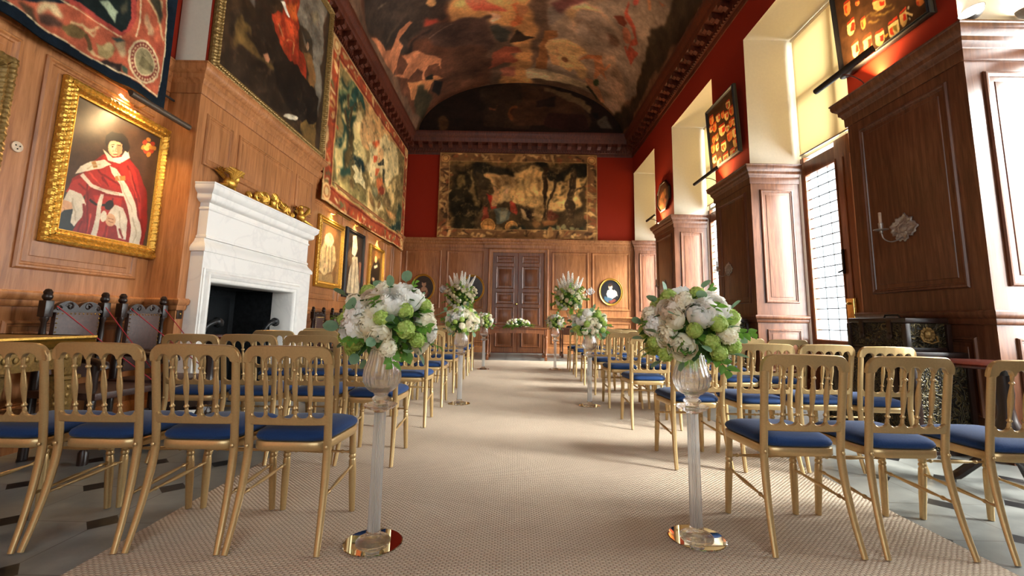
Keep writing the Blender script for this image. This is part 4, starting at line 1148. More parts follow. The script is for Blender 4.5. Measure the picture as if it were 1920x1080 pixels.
# cornice with modillions and dentils
CX0, CX1 = -3.3, 3.5
bm = BM()
K = [(0, ZC), (.02, ZC), (.03, ZC + .03), (.03, ZC + .1), (.05, ZC + .12), (.07, ZC + .17), (.075, ZC + .2), (.075, ZC + .33), (.25, ZC + .36), (.27, ZC + .39), (.27, ZC + .47), (.29, ZC + .5), (.33, ZC + .57), (.35, ZC + .63), (.35, ZCT), (0, ZCT)]
rect = [(XL, YF), (XR, YF), (XR, YB), (XL, YB)]
mould(bm, rect, K, side=1, closed=True)
tr = struct('trim_1', bm, 'cornice')
bm = BM(); bd = BM()
def modillion(mx):
    lathe_p = [(-.055, .075), (.055, .075)]
    pts = [(.06, .36), (.06, .22), (.11, .2), (.16, .24), (.2, .22), (.25, .26), (.255, .36)]
    L_ = [bm.verts.new(mx @ Vector((-.06, o, z))) for o, z in pts]; R2 = [bm.verts.new(mx @ Vector((.06, o, z))) for o, z in pts]
    bm.faces.new(L_); bm.faces.new(R2[::-1])
    for i in range(len(pts) - 1): bm.faces.new((L_[i], L_[i + 1], R2[i + 1], R2[i]))
def run(p0, d, inn, L, step, fn):
    n = int(L / step)
    for i in range(n):
        s = (i + .5) * L / n
        m = Matrix.Identity(4)
        for q in range(2): m[q][0] = d[q]; m[q][1] = inn[q]; m[q][3] = p0[q] + d[q] * s
        m[2][3] = ZC; fn(m)
def dentil(m):
    vs = box(bd, -.022, .022, .05, .09, .115, .185)
    for v_ in vs: v_.co = m @ v_.co
for a_ in ((( XL, YB), (1, 0), (0, -1), XR - XL), ((XL, 5.2), (0, 1), (1, 0), YB - 5.2), ((XR, 5.2), (0, 1), (-1, 0), YB - 5.2)):
    run(*a_, .325, modillion); run(*a_, .085, dentil)
struct('modillions', bm, 'cornice', tr); struct('dentils', bd, 'cornice', tr)
def fbm(w, h, seed, base=4, octv=5, rough=.55):
    r = np.random.RandomState(seed); out = np.zeros((h, w)); amp = 1; tot = 0
    for o in range(octv):
        n = base * 2 ** o; gy = max(2, int(n * h / max(w, h)) + 2); gx = max(2, int(n * w / max(w, h)) + 2)
        g = r.rand(gy + 1, gx + 1)
        y = np.linspace(0, gy - 1e-3, h); x = np.linspace(0, gx - 1e-3, w)
        yi = y.astype(int); xi = x.astype(int); fy = (y - yi)[:, None]; fx = (x - xi)[None, :]
        fy = fy * fy * (3 - 2 * fy); fx = fx * fx * (3 - 2 * fx)
        a = g[yi][:, xi]; b = g[yi][:, xi + 1]; c = g[yi + 1][:, xi]; d = g[yi + 1][:, xi + 1]
        out += amp * ((a * (1 - fx) + b * fx) * (1 - fy) + (c * (1 - fx) + d * fx) * fy); tot += amp; amp *= rough
    return out / tot
class Paint:
    def __init__(s, w, h, base, seed=1, mott=.35):
        s.w, s.h = w, h
        s.U, s.V = np.meshgrid(np.linspace(0, 1, w), np.linspace(0, 1, h))
        s.n1 = fbm(w, h, seed, 6, 4) - .5; s.n2 = fbm(w, h, seed + 1, 6, 4) - .5; s.n3 = fbm(w, h, seed + 2, 14, 4, .7) - .5
        s.img = np.ones((h, w, 3)) * np.array(base) / 255.
        s.img *= (1 + mott * 2 * s.n3)[..., None]; s.asp = w / h
    def mask(s, pts, warp):
        U = s.U + s.n1 * warp * .012; V = s.V + s.n2 * warp * .012 * s.asp
        p = np.array(pts, float).reshape(-1, 2) / 1000.
        m = np.zeros((s.h, s.w), bool)
        pad = .02 + warp * .008
        x0, x1 = p[:, 0].min() - pad, p[:, 0].max() + pad; y0, y1 = p[:, 1].min() - pad * s.asp, p[:, 1].max() + pad * s.asp
        i0, i1 = int(max(0, math.floor(y0 * s.h))), int(min(s.h, math.ceil(y1 * s.h) + 1)); j0, j1 = int(max(0, math.floor(x0 * s.w))), int(min(s.w, math.ceil(x1 * s.w) + 1))
        if i1 <= i0 or j1 <= j0: return None
        u = U[i0:i1, j0:j1]; v = V[i0:i1, j0:j1]; r = np.zeros(u.shape, bool)
        for k_ in range(len(p)):
            (xa, ya), (xb, yb) = p[k_ - 1], p[k_]
            if ya == yb: continue
            r ^= ((ya > v) != (yb > v)) & (u < (xb - xa) * (v - ya) / (yb - ya) + xa)
        f = r.astype(float)
        if warp > 0 and min(f.shape) > 4:
            for _ in range(1 if warp < 6 else 2 if warp < 10 else 7):
                f[1:-1, 1:-1] = (f[1:-1, 1:-1] * 2 + f[:-2, 1:-1] + f[2:, 1:-1] + f[1:-1, :-2] + f[1:-1, 2:]) / 6
        return f, slice(i0, i1), slice(j0, j1)
    def poly(s, c, pts, warp=4, tex=.5):
        r = s.mask(pts, warp)
        if r is None: return
        f, a, b = r
        col = np.array(c) / 255. * (1 + tex * 2 * (s.n3[a, b] * .7 + s.n1[a, b] * .3))[..., None]
        s.img[a, b] = s.img[a, b] * (1 - f[..., None]) + col * f[..., None]
    def patches(s, key, tex=.5):
        for r, g, b, w, q in PATCH[key]: s.poly((r, g, b), q, w, tex)
        return s
    def fleck(s, light, dark, seed, base, thr, k_=.9):
        """woven detail: small light and dark flecks"""
        for c, sd in ((light, seed), (dark, seed + 5)):
            n = fbm(s.w, s.h, sd, base, 3, .7); lo = np.percentile(n, thr * 100)
            f = np.clip((n - lo) / (n.max() - lo), 0, 1)[..., None] * k_
            s.img = s.img * (1 - f) + np.array(c) / 255. * f
        return s
    def rect(s, c, x0, y0, x1, y1, warp=1, tex=.4): s.poly(c, [x0, y0, x1, y0, x1, y1, x0, y1], warp, tex)
    def mottle(s, k_, seed, base=20):
        n = fbm(s.w, s.h, seed, base, 4, .8) - .5; s.img *= (1 + k_ * 2 * n)[..., None]; return s
    def border(s, bx, by, c, motifs, seed, lines):
        """woven border: ground, scattered scrolls, edge lines"""
        r = random.Random(seed)
        for q in ((0, 0, 1000, by), (0, 1000 - by, 1000, 1000), (0, 0, bx, 1000), (1000 - bx, 0, 1000, 1000)): s.rect(c, *q)
        for i in range(240):
            e = r.random(); t = r.random() * 1000
            if e < .5: x, y, = t, (r.random() * .7 + .15) * by + (0 if e < .25 else 1000 - by)
            else: x, y = (r.random() * .7 + .15) * bx + (0 if e < .75 else 1000 - bx), t
            a = r.uniform(0, PI); l_ = r.uniform(8, 26); w_ = r.uniform(4, 10); q = []
            for k_ in range(8):
                b = 2 * PI * k_ / 8; px = math.cos(b) * l_; py = math.sin(b) * w_
                q += [x + px * math.cos(a) - py * math.sin(a), y + (px * math.sin(a) + py * math.cos(a)) * s.asp]
            s.poly(r.choice(motifs), q, 8)
        for d, w_, col in lines:
            for q in ((d, d * by / bx, 1000 - d, d * by / bx + w_), (d, 1000 - d * by / bx - w_, 1000 - d, 1000 - d * by / bx), (d, d * by / bx, d + w_ * bx / by, 1000 - d * by / bx), (1000 - d - w_ * bx / by, d * by / bx, 1000 - d, 1000 - d * by / bx)): s.rect(col, *q)
        return s

# painted barrel vault and the lunette under it
CW, CH = 330, 400
pc = Paint(CW, CH, (112, 86, 66), 3, .35).patches('ceiling', .6).mottle(.25, 77, 9).mottle(.15, 78, 40)
th = np.linspace(PI, 0, CW); yy = np.linspace(6.0, 14.2, CH)
T_, Y_ = np.meshgrid(th, yy)
pts = np.stack([.1 + 3.4 * np.cos(T_), Y_, 7.1 + 1.9 * np.sin(T_)], 2).reshape(-1, 3)
ceil_ = grid_mesh('ceiling', pts, CW, CH, (pc.img * .8 + pc.img.mean(2, keepdims=True) * .2) * np.array((1.18, 1.08, 1.0)), 'fresco'); ceil_['kind'] = 'structure'
bm = BM(); g = []
for i in range(41):
    a = PI - PI * i / 40; g.append([bm.verts.new((.1 + 3.4 * math.cos(a), y, 7.1 + 1.9 * math.sin(a))) for y in (YF, 6.02)])
for a, b in zip(g, g[1:]): bm.faces.new((a[0], b[0], b[1], a[1]))
k = N('dark_painted_vault'); f = k.noise(k.co(), .8, 5, .6, 1.0)
k.col(k.ramp(f, [(.3, rgb(70, 52, 40)), (.5, rgb(120, 92, 68)), (.7, rgb(150, 128, 106))])); M['vault'] = k.set(Roughness=.7, Specular_IOR_Level=.2)
struct('vault', bm, 'vault', ceil_)
LWd, LHt = 240, 110
pl = Paint(LWd, LHt, (46, 33, 25), 9, .3).patches('lunette', .5)
u = np.linspace(0, 1, LWd); v = np.linspace(0, 1, LHt); U_, V_ = np.meshgrid(u, v)
hh = np.sqrt(np.maximum(0, 1 - (2 * U_ - 1) ** 2)) * 1.9
zz = np.minimum(9.0 - 1.9 * V_, 7.1 + hh)
pts = np.stack([-3.3 + 6.8 * U_, np.full_like(U_, 14.185), zz], 2).reshape(-1, 3)
grid_mesh('lunette', pts, LWd, LHt, pl.img, 'fresco', wb)

# ------------------------------------------------------------------ framed pictures
GF = [(0, 0), (0, .03), (.008, .05), (.022, .058), (.034, .05), (.042, .04), (.052, .044), (.06, .06), (.072, .064), (.082, .05), (.09, .03), (.1, .026), (.104, .034), (.11, .034), (.114, .018)]
def carve(o, seed, amp):
    """roughen a gilt frame into carved ornament"""
    return o
def frame_mesh(mx, w, h, fw, k_=1.0, ripple=0., step=.007, dep=1.0):
    """mitred moulding around a w x h picture, outer edge at 0..w; fine enough to carve"""
    bm = BM(); sc = fw / .114
    rr = random.Random(int(w * 1000))
    per = [((0, 0), (1, 0), w), ((w, 0), (0, 1), h), ((w, h), (-1, 0), w), ((0, h), (0, -1), h)]
    for (px, py), (dx, dy), L in per:
        n = max(4, int(L / step)) if ripple else 1
        rows = []
        for i in range(n + 1):
            s_ = L * i / n; row = []
            for q, (d, hz) in enumerate(GF):
                dd = d * sc; s2 = min(max(s_, dd), L - dd)
                amp = ripple * (math.sin(s_ * 170 + q * .9) * .6 + math.sin(s_ * 71) * .4) * (1 if 2 <= q <= 11 else 0)
                out = -ripple * .8 * abs(math.sin(s_ * 41)) if q in (1, 2) else 0
                nx, ny = -dy, dx
                row.append(bm.verts.new(mx @ Vector((px + dx * s2 + nx * (dd + out), py + dy * s2 + ny * (dd + out), hz * dep + amp))))
            rows.append(row)
        for a, b in zip(rows, rows[1:]):
            for q in range(len(GF) - 1):
                bm.faces.new((a[q], b[q], b[q + 1], a[q + 1]))
    return bm
def picture(name, label, cat, mxf, w, h, fw, img, frame_mat='gilt', ripple=.004, tilt=0, mat='canvas', dep=1.0, group=None):
    """mxf: world frame at the lower left outer corner"""
    t = thing(name, label, cat, (0, 0, 0), group=group)
    t.matrix_world = mxf @ Matrix.Rotation(tilt, 4, 'X')
    I = Matrix.Identity(4)
    bm = frame_mesh(I, w, h, fw, ripple=ripple, dep=dep)
    bb = BM(); box(bb, .004, w - .004, .004, h - .004, .0, .012); obj('backing_board', bb, 'black_wood', t)
    obj('frame', bm, frame_mat, t, angle=30)
    m = Matrix.Translation((fw * .98, fw * .98, .016))
    paint_mesh('canvas', img, m, w - 1.96 * fw, h - 1.96 * fw, mat, t)
    return t
pj = Paint(230, 300, (66, 46, 32), 21, .25).patches('judge', .22)
picture('gilt_framed_portrait', 'large gilt portrait of a red robed figure with fur trim, lit from above', 'painting', LW(3.30, 1.55, -3.615), 1.10, 1.34, .12, pj.img * .86, ripple=.006)
pr = Paint(260, 250, (52, 39, 29), 22, .3).patches('rider', .7).fleck((150, 104, 66), (26, 20, 16), 144, 40, .7, .35)
picture('large_oil_painting', 'huge dark oil painting with a red cloak above the marble fireplace', 'painting', LW(4.40, 3.615, -3.295), 2.80, 2.72, .13, pr.img, 'gilt_old', .006, tilt=-.0)
pa = Paint(80, 100, (136, 98, 58), 23, .3).patches('portrait_a', .4)
picture('gilt_framed_portrait', 'small gilt portrait of a pale ruffed figure, beside the fireplace', 'painting', LW(7.96, 1.56, -3.615), 1.2, 1.33, .12, pa.img, ripple=.006)
pb = Paint(80, 110, (70, 52, 36), 24, .3).patches('portrait_b', .4)
picture('black_framed_portrait', 'narrow black framed portrait of a figure in a long white gown', 'painting', LW(9.3, 1.44, -3.615), 1.15, 1.5, .09, pb.img, 'black_paint', 0)
pcc = Paint(80, 90, (120, 84, 46), 25, .3).patches('portrait_c', .4)
picture('gilt_framed_portrait', 'small gilt portrait of a dark clothed figure nearest the corner', 'painting', LW(10.88, 1.58, -3.615), 1.2, 1.26, .1, pcc.img, ripple=.006)
pq = Paint(60, 80, (96, 70, 40), 26, .5)
picture('gilt_framed_portrait', 'gilt frame cut by the left edge of the photo', 'painting', LW(1.86, 1.5, -3.615), 1.10, 1.30, .13, pq.img, 'gilt_old', .006)
pq = Paint(40, 30, (196, 176, 150), 27, .25); pq.rect((150, 130, 110), 200, 250, 800, 750, 6)
tp = picture('framed_print', 'small pale framed print leaning on the dark table, back left corner', 'framed print', BW(-3.08, .86, 13.72), .5, .74, .045, pq.img, 'black_wood', 0, tilt=-.12)

def oval_picture(label, x, z, rx, rz, img):
    t = thing('oval_portrait', label, 'painting', (x, 14.165, z), group='oval portraits on the back wall')
    bm = BM(); n = 48; P_ = [(1.0, 0), (1.0, .03), (.97, .045), (.93, .04), (.9, .025), (.86, .03), (.84, .012)]
    R_ = []
    for s_, hz in P_:
        R_.append([bm.verts.new((math.cos(2 * PI * i / n) * rx * s_, -hz, math.sin(2 * PI * i / n) * rz * s_)) for i in range(n)])
    for a, b in zip(R_, R_[1:]):
        for i in range(n): bm.faces.new((a[i], a[(i + 1) % n], b[(i + 1) % n], b[i]))
    obj('frame', bm, 'gilt', t)
    H_, W_, _ = img.shape
    u = np.linspace(-1, 1, W_); v = np.linspace(1, -1, H_); U, V = np.meshgrid(u, v)
    X = U * np.sqrt(1 - V * V / 2); Z = V * np.sqrt(1 - U * U / 2)      # square sheet mapped on the oval
    src_x = np.clip(((X + 1) / 2 * (W_ - 1)).astype(int), 0, W_ - 1); src_y = np.clip(((1 - Z) / 2 * (H_ - 1)).astype(int), 0, H_ - 1)
    im = img[src_y, src_x]
    pts = np.stack([X * rx * .85, np.full_like(X, -.013), Z * rz * .85], 2).reshape(-1, 3)
    grid_mesh('canvas', pts, W_, H_, im, 'canvas', t)
oval_picture('dark oval portrait of a seated figure, left of the tall flowers', -2.9, 1.99, .38, .44, Paint(70, 76, (44, 32, 25), 31, .3).patches('oval_a', .3).img)
oval_picture('dark oval portrait half hidden behind the left tall flowers', -1.32, 1.99, .38, .44, Paint(60, 66, (40, 30, 24), 32, .3).img)
oval_picture('oval portrait of a figure in white on dark blue, right of the door', 3.07, 1.96, .38, .44, Paint(70, 76, (28, 28, 30), 33, .3).patches('oval_b', .3).img)

# tapestries: heavy cloth hanging a little off the wall, with soft folds
def tapestry(label, mx, w, h, img, wav, edge_wave=.0, name='wall_tapestry'):
    H_, W_, _ = img.shape
    u = np.linspace(0, 1, W_); v = np.linspace(0, 1, H_); U, V = np.meshgrid(u, v)       # v from the top
    Z = .022 + wav * (np.sin(U * 17 + 1) * .5 + np.sin(U * 41) * .25 + .6 * np.sin(U * 7 + 2)) * (.25 + .75 * V)
    X = U * w; Y = h - V * h + edge_wave * (np.sin(U * 9) * .6 + np.sin(U * 23 + 1) * .4) * V
    pts = np.stack([X.ravel(), Y.ravel(), Z.ravel(), np.ones(X.size)], 1) @ np.array(mx).T
    t = grid_mesh(name, pts[:, :3], W_, H_, img, 'tapestry')
    md = t.modifiers.new('thickness', 'SOLIDIFY'); md.thickness = .012; md.offset = -1
    return tag(t, label, 'tapestry')
def woven(w, h, base, seed): return Paint(w, h, base, seed, .6)
pt = woven(300, 200, (120, 104, 70), 41).patches('tapestry_left', .55)
pt.fleck((214, 188, 138), (58, 58, 44), 141, 30, .66, .7)
pt.border(62, 105, (150, 72, 48), [(200, 160, 112), (176, 128, 82), (120, 60, 44), (210, 180, 136), (186, 80, 50), (110, 100, 70)], 6, [(0, 12, (196, 164, 124)), (62, 12, (190, 150, 100)), (50, 10, (110, 46, 36))])
for x, y in ((31, 50), (31, 945), (965, 50), (965, 945)):
    for s_, c in ((1, (206, 172, 126)), (.7, (170, 110, 70)), (.5, (206, 180, 136))): pt.poly(c, [v for i in range(14) for v in (x + 30 * s_ * math.cos(i * .449), y + 52 * s_ * math.sin(i * .449))], 1)
tapestry('tall red bordered tapestry of trees and figures on the left wall, far from the camera', LW(7.8, 3.12, -3.545), 6.05, 3.28, pt.img * np.array((1.06, 1.0, .88)), .018, .02)
pk = woven(320, 180, (100, 76, 44), 42).patches('tapestry_back', .7).fleck((190, 148, 90), (46, 38, 26), 142, 30, .68, .5)
pk.border(62, 100, (112, 80, 50), [(176, 136, 82), (150, 110, 66), (70, 50, 34), (186, 146, 92), (130, 78, 48)], 8, [(0, 10, (150, 116, 72)), (60, 8, (160, 122, 74))])
for x, y in ((38, 66), (966, 66)):
    for s_, c in ((1, (176, 130, 76)), (.75, (110, 64, 40)), (.6, (184, 140, 84))): pk.poly(c, [v for i in range(14) for v in (x + 28 * s_ * math.cos(i * .449), y + 50 * s_ * math.sin(i * .449))], 1)
pk.rect((160, 120, 72), 470, 5, 520, 100, 4); pk.rect((120, 90, 56), 485, 20, 505, 90, 6)
tapestry('brown woodland tapestry with a wheeled cart above the double door', BW(-2.53, 3.62, 14.165), 5.19, 2.86, pk.img * 1.2, .012, .015)
pn = woven(300, 420, (20, 28, 36), 43).patches('tapestry_near', .5).mottle(.22, 143, 40)
tapestry('dark blue edged tapestry corner with a medallion, upper left', LW(2.2, 3.02, -3.52), 1.96, 3.08, pn.img, .014, .02)

# heraldic boards
def board(label, y0, y1, z0, z1, key, seed, th=.05, tilt=.05):
    w, h = y1 - y0, z1 - z0
    t = thing('heraldic_board', label, 'painted board', (0, 0, 0), group='painted shields boards between the windows')
    t.matrix_world = RW(y1, z0, 3.80) @ Matrix.Rotation(tilt, 4, 'X')
    bm = BM(); box(bm, 0, w, 0, h, .0, .03, .003); obj('board', bm, 'black_wood', t)
    bm = frame_mesh(Matrix.Translation((0, 0, .02)), w, h, .05, dep=.8); obj('frame', bm, 'black_paint', t)
    p_ = Paint(200, 200, (62, 40, 24), seed, .35).patches(key, .35)
    paint_mesh('painted_face', p_.img, Matrix.Translation((.048, .048, .034)), w - .096, h - .096, 'canvas', t)
board('large heraldic board of painted shields above the nearest dark pier', 3.72, 4.86, 3.86, 5.0, 'board_near', 51)
board('heraldic board crowded with small painted shields above the second pier', 7.18, 8.28, 3.9, 5.12, 'board_far', 52)
t = thing('octagonal_board', 'dark octagonal carved board on the farthest red pier', 'painted board', (3.83, 11.18, 4.24))
bm = BM(); R_ = []
for s_, x in ((1, 0), (1, -.05), (.9, -.055), (.86, -.035)):
    R_.append([bm.verts.new((x, math.cos(PI / 8 + i * PI / 4) * .5 * s_, math.sin(PI / 8 + i * PI / 4) * .42 * s_)) for i in range(8)])
for a, b in zip(R_, R_[1:]):
    for i in range(8): bm.faces.new((a[i], a[(i + 1) % 8], b[(i + 1) % 8], b[i]))
obj('frame', bm, 'black_wood', t, smooth=False)
p_ = Paint(60, 60, (52, 32, 22), 53, .4).patches('board_oct', .4)
H_, W_ = 60, 60
u = np.linspace(1, -1, W_); v = np.linspace(1, -1, H_); U, V = np.meshgrid(u, v)
X = U * np.sqrt(1 - V * V / 2); Z = V * np.sqrt(1 - U * U / 2)
grid_mesh('painted_face', np.stack([np.full_like(X, -.036), X * .43, Z * .36], 2).reshape(-1, 3), W_, H_, p_.img, 'canvas', t)
# ------------------------------------------------------------------ gilt chairs
def spindle(bm, p0, p1, r=.0085):
    p0 = Vector(p0); p1 = Vector(p1); d = p1 - p0; L = d.length
    q = d.to_track_quat('Z', 'Y').to_matrix().to_4x4(); q.translation = p0
    pr_ = [(.9, 0), (1.0, .06), (.75, .10), (1.25, .125), (1.35, .135), (1.25, .145), (.75, .17), (.85, .22), (1.3, .42), (1.42, .5), (1.2, .62), (.8, .76), (.72, .8), (1.25, .825), (1.35, .835), (1.25, .845), (.72, .87), (.95, .94), (.9, 1.0)]
    lathe(bm, [(a * r, b * L) for a, b in pr_], 10, mx=q)
def make_chair():
    root = thing('gilt_chair', 'x', 'chair')
    W2 = .183
    def yback(z): # lean of the back posts
        t = (z - .44) / .44
        return .07 - .055 * t - .012 * t * t
    # rear legs: one sabre-shaped piece from floor to top
    for s in (-1, 1):
        bm = BM()
        pts = [(s * (W2 + .012), -.01, 0), (s * (W2 + .006), .025, .12), (s * W2, .055, .26), (s * (W2 - .004), .071, .40), (s * (W2 - .004), yback(.5), .5), (s * (W2 - .002), yback(.65), .65), (s * W2, yback(.8), .80), (s * (W2), yback(.84), .84)]
        sp = spline(pts, 4); n = len(sp)
        rad = [.0135 + .0055 * min(1, i / (n * .35)) for i in range(n)]
        tube(bm, sp, [q * (1 if i < n * .8 else 1 - .06 * (i - n * .8) / (n * .2)) for i, q in enumerate(rad)], 12, flat=.64, up=(1, 0, 0))
        lathe(bm, [(0, 0), (.008, .001), (.009, .004), (.005, .007), (0, .008)], 10, mx=frame_mx((s * (W2 - .004), yback(.42) - .0175, .425), (1, 0, 0), (0, 0, 1)))
        obj('rear_leg', bm, 'gold_paint', root)
    # top and lower rail: profiled strips
    def rail(zt, zb, x0, x1, n, th, bow):
        bm = BM(); rows = []
        for i in range(n + 1):
            x = x0 + (x1 - x0) * i / n
            t, b = zt(x), zb(x); y = -bow * max(0, 1 - (x / W2) ** 2)
            yt, yb_ = yback(t) + y, yback(b) + y
            c = .004
            rows.append([bm.verts.new(p) for p in ((x, yb_ - th + c, b), (x, yb_ - th, b + c), (x, yt - th, t - c), (x, yt - th + c, t), (x, yt + th - c, t), (x, yt + th, t - c), (x, yb_ + th, b + c), (x, yb_ + th - c, b))])
        for a, b in zip(rows, rows[1:]):
            for k_ in range(8): bm.faces.new((a[k_], a[(k_ + 1) % 8], b[(k_ + 1) % 8], b[k_]))
        bm.faces.new(rows[0]); bm.faces.new(rows[-1][::-1])
        return bm
    w = W2 + .018
    pitch = (2 * W2 - .03) / 5
    def top(x):
        e = w - abs(x); r = .052
        z = .872 + .006 * math.cos(x / w * PI / 2)
        if e < r: z -= r - math.sqrt(max(0, r * r - (r - e) ** 2))
        return z
    def arch(x):
        if abs(x) > W2 - .015: return .795
        f = ((x + W2 - .015) / pitch) % 1.0
        return .801 + .027 * max(0, 1 - min(1, abs(2 * f - 1) / .86) ** 2.2) ** .55
    obj('top_rail', rail(top, lambda x: min(arch(x), top(x) - .015), -w, w, 120, .0125, .020), 'gold_paint', root, angle=22)
    def scal(x):
        f = ((x + W2 - .015) / pitch) % 1.0
        return .570 - .020 * max(0, 1 - min(1, abs(2 * f - 1) / .86) ** 2.2) ** .55
    obj('lower_rail', rail(scal, lambda x: .520, -(W2 - .008), W2 - .008, 100, .010, .012), 'gold_paint', root, angle=22)
    for i in range(1, 5):
        x = -(W2 - .015) + pitch * i
        bo = -.018 * (1 - (x / W2) ** 2)
        bm = BM(); spindle(bm, (x, yback(.563) + bo * .6, .563), (x, yback(.81) + bo, .81)); obj('spindle', bm, 'gold_paint', root)
    # seat frame and cushion: rounded trapezoids
    def seat_outline(k, n=40):
        out = []
        for i in range(n):
            a = 2 * PI * i / n; c_, s_ = math.cos(a), math.sin(a)
            e = .36
            x = math.copysign(abs(c_) ** e, c_); y = math.copysign(abs(s_) ** e, s_)
            hw = .165 + .030 * (y + 1) / 2
            out.append((x * (hw + k), .27 + y * (.20 + k)))
        return out
    def loft(levels):
        bm = BM(); R_ = []
        for k_, z in levels: R_.append([bm.verts.new((x, y, z)) for x, y in seat_outline(k_)])
        for a, b in zip(R_, R_[1:]):
            for i in range(len(a)): bm.faces.new((a[i], a[(i + 1) % len(a)], b[(i + 1) % len(a)], b[i]))
        bm.faces.new(R_[0][::-1]); bm.faces.new(R_[-1]); return bm
    obj('seat_frame', loft([(-.012, .402), (.004, .404), (.008, .41), (.008, .436), (.004, .442), (-.01, .444)]), 'gold_paint', root)
    cu = loft([(-.004, .4445), (.006, .452), (.009, .462), (.004, .474), (-.012, .487), (-.045, .498), (-.09, .504), (-.135, .507)])
    obj('cushion', cu, 'blue', root)
    for s in (-1, 1):
        bm = BM(); q = Matrix.Identity(4)
        p0 = Vector((s * .170, .43, .405)); p1 = Vector((s * .182, .455, 0)); d = p1 - p0
        q = d.to_track_quat('Z', 'Y').to_matrix().to_4x4(); q.translation = p0
        L = d.length
        lathe(bm, [(.017, 0), (.0175, .08), (.0185, .1), (.0185, .108), (.0145, .114), (.0185, .122), (.0185, .13), (.0145, .137), (.0175, .145), (.019, .18), (.0185, .26), (.0145, L), ], 12, mx=q)
        obj('front_leg', bm, 'gold_paint', root)
        for z0, z1, nm in ((.235, .215, 0),):
            bm = BM()
            spindle(bm, (s * .176, .445, z0), (s * (W2 + .003), .045, z1), .0075); obj('side_stretcher', bm, 'gold_paint', root)
    bm = BM(); spindle(bm, (-.174, .44, .30), (.174, .44, .30), .0075); obj('front_stretcher', bm, 'gold_paint', root)
    return root
chair = make_chair()
ROWS = [(2.03, 2.11), (3.20, 3.26), (4.32, 4.42), (5.32, 5.44), (6.34, 6.36), (7.33, 7.30), (8.2, 8.28), (9.08, 9.22)]
ORD = ['first', 'second', 'third', 'fourth', 'fifth', 'sixth', 'seventh', 'eighth']
SEAT = ['beside the aisle', 'second from aisle', 'third from aisle', 'fourth from aisle']
used = False
LX = [-1.012, -1.438, -1.864, -2.29]
RX = [1.345, 1.81, 2.26, 2.68]
for r, (yl, yr) in enumerate(ROWS):
    for side, xs, y0 in (('left', LX, yl), ('right', RX, yr)):
        for c, x in enumerate(xs):
            if side == 'left': x -= .003 * c
            if r == 0 and side == 'right':
                if c == 3: continue
                x = [1.36, 1.85, 2.4][c]
            if r == 7 and c == 3: continue
            j = random.Random(r * 17 + c * 5 + (side == 'left'))
            ch = chair if not used else copy_tree(chair)
            used = True
            ch.location = (x + j.uniform(-.003, .003), y0 + j.uniform(-.02, .02), 0.0096 if -1.98 < x < 2.36 else .0036)
            ch.rotation_euler = (0, 0, math.radians(j.uniform(-.7, .7)))
            where = 'nearest row to camera' if r == 0 else ('farthest row from camera' if r == 7 else ORD[r] + ' row from camera')
            tag(ch, 'gold chair with blue seat, %s block, %s, %s' % (side, where, SEAT[c]), 'chair', 'gold chairs in the %s block' % side)
# ------------------------------------------------------------------ carpet
bm = BM(); box(bm, -1.74, 2.12, -2.0, 11.5, .0, .006, .002)
tag(obj('carpet', bm, 'sisal', smooth=False), 'pale woven sisal carpet running down the aisle', 'carpet')

# ------------------------------------------------------------------ flowers
def sphere_dir(i, n, r):
    z = 1 - 2 * (i + .5) / n; a = i * 2.39996 + r.uniform(-.15, .15)
    s = math.sqrt(max(0, 1 - z * z)); return Vector((s * math.cos(a), s * math.sin(a), z))
def rose_mesh(seed, R=.052, rings=((.36, 6, 3), (.5, 14, 4), (.64, 24, 5), (.78, 36, 5), (.9, 48, 6), (1.0, 62, 6)), ruffle=.03):
    """nested cupped petals, each a patch of a ball with a rolled lip; opens along +z"""
    r = random.Random(seed); bm = BM(); n, m = 6, 6
    for k_, (rad, lip, cnt) in enumerate(rings):
        for i in range(cnt):
            a0 = 2 * PI * (i + k_ * .37) / cnt + r.uniform(-.12, .12); half = PI / cnt * 1.35; lp = math.radians(lip + r.uniform(-4, 4)); off = r.uniform(-.02, .03)
            g = []
            for p in range(n + 1):
                v = p / n; row = []
                for q in range(m + 1):
                    u = q / m * 2 - 1
                    l2 = lp + .32 * abs(u) ** 3
                    th = math.radians(128) + (l2 - math.radians(128)) * v
                    rr = R * rad * (1 + off + .06 * u + (.13 if rad > .6 else .05) * v ** 4 + ruffle * math.sin(u * 7 + i) * v ** 3)
                    a = a0 + u * half * (.55 + .45 * math.sin(PI * min(1, .25 + v * .6)))
                    row.append(bm.verts.new((rr * math.sin(th) * math.cos(a), rr * math.sin(th) * math.sin(a), rr * math.cos(th) * .92 - R * .15)))
                g.append(row)
            for p in range(n):
                for q in range(m): bm.faces.new((g[p][q], g[p][q + 1], g[p + 1][q + 1], g[p + 1][q]))
    return bm
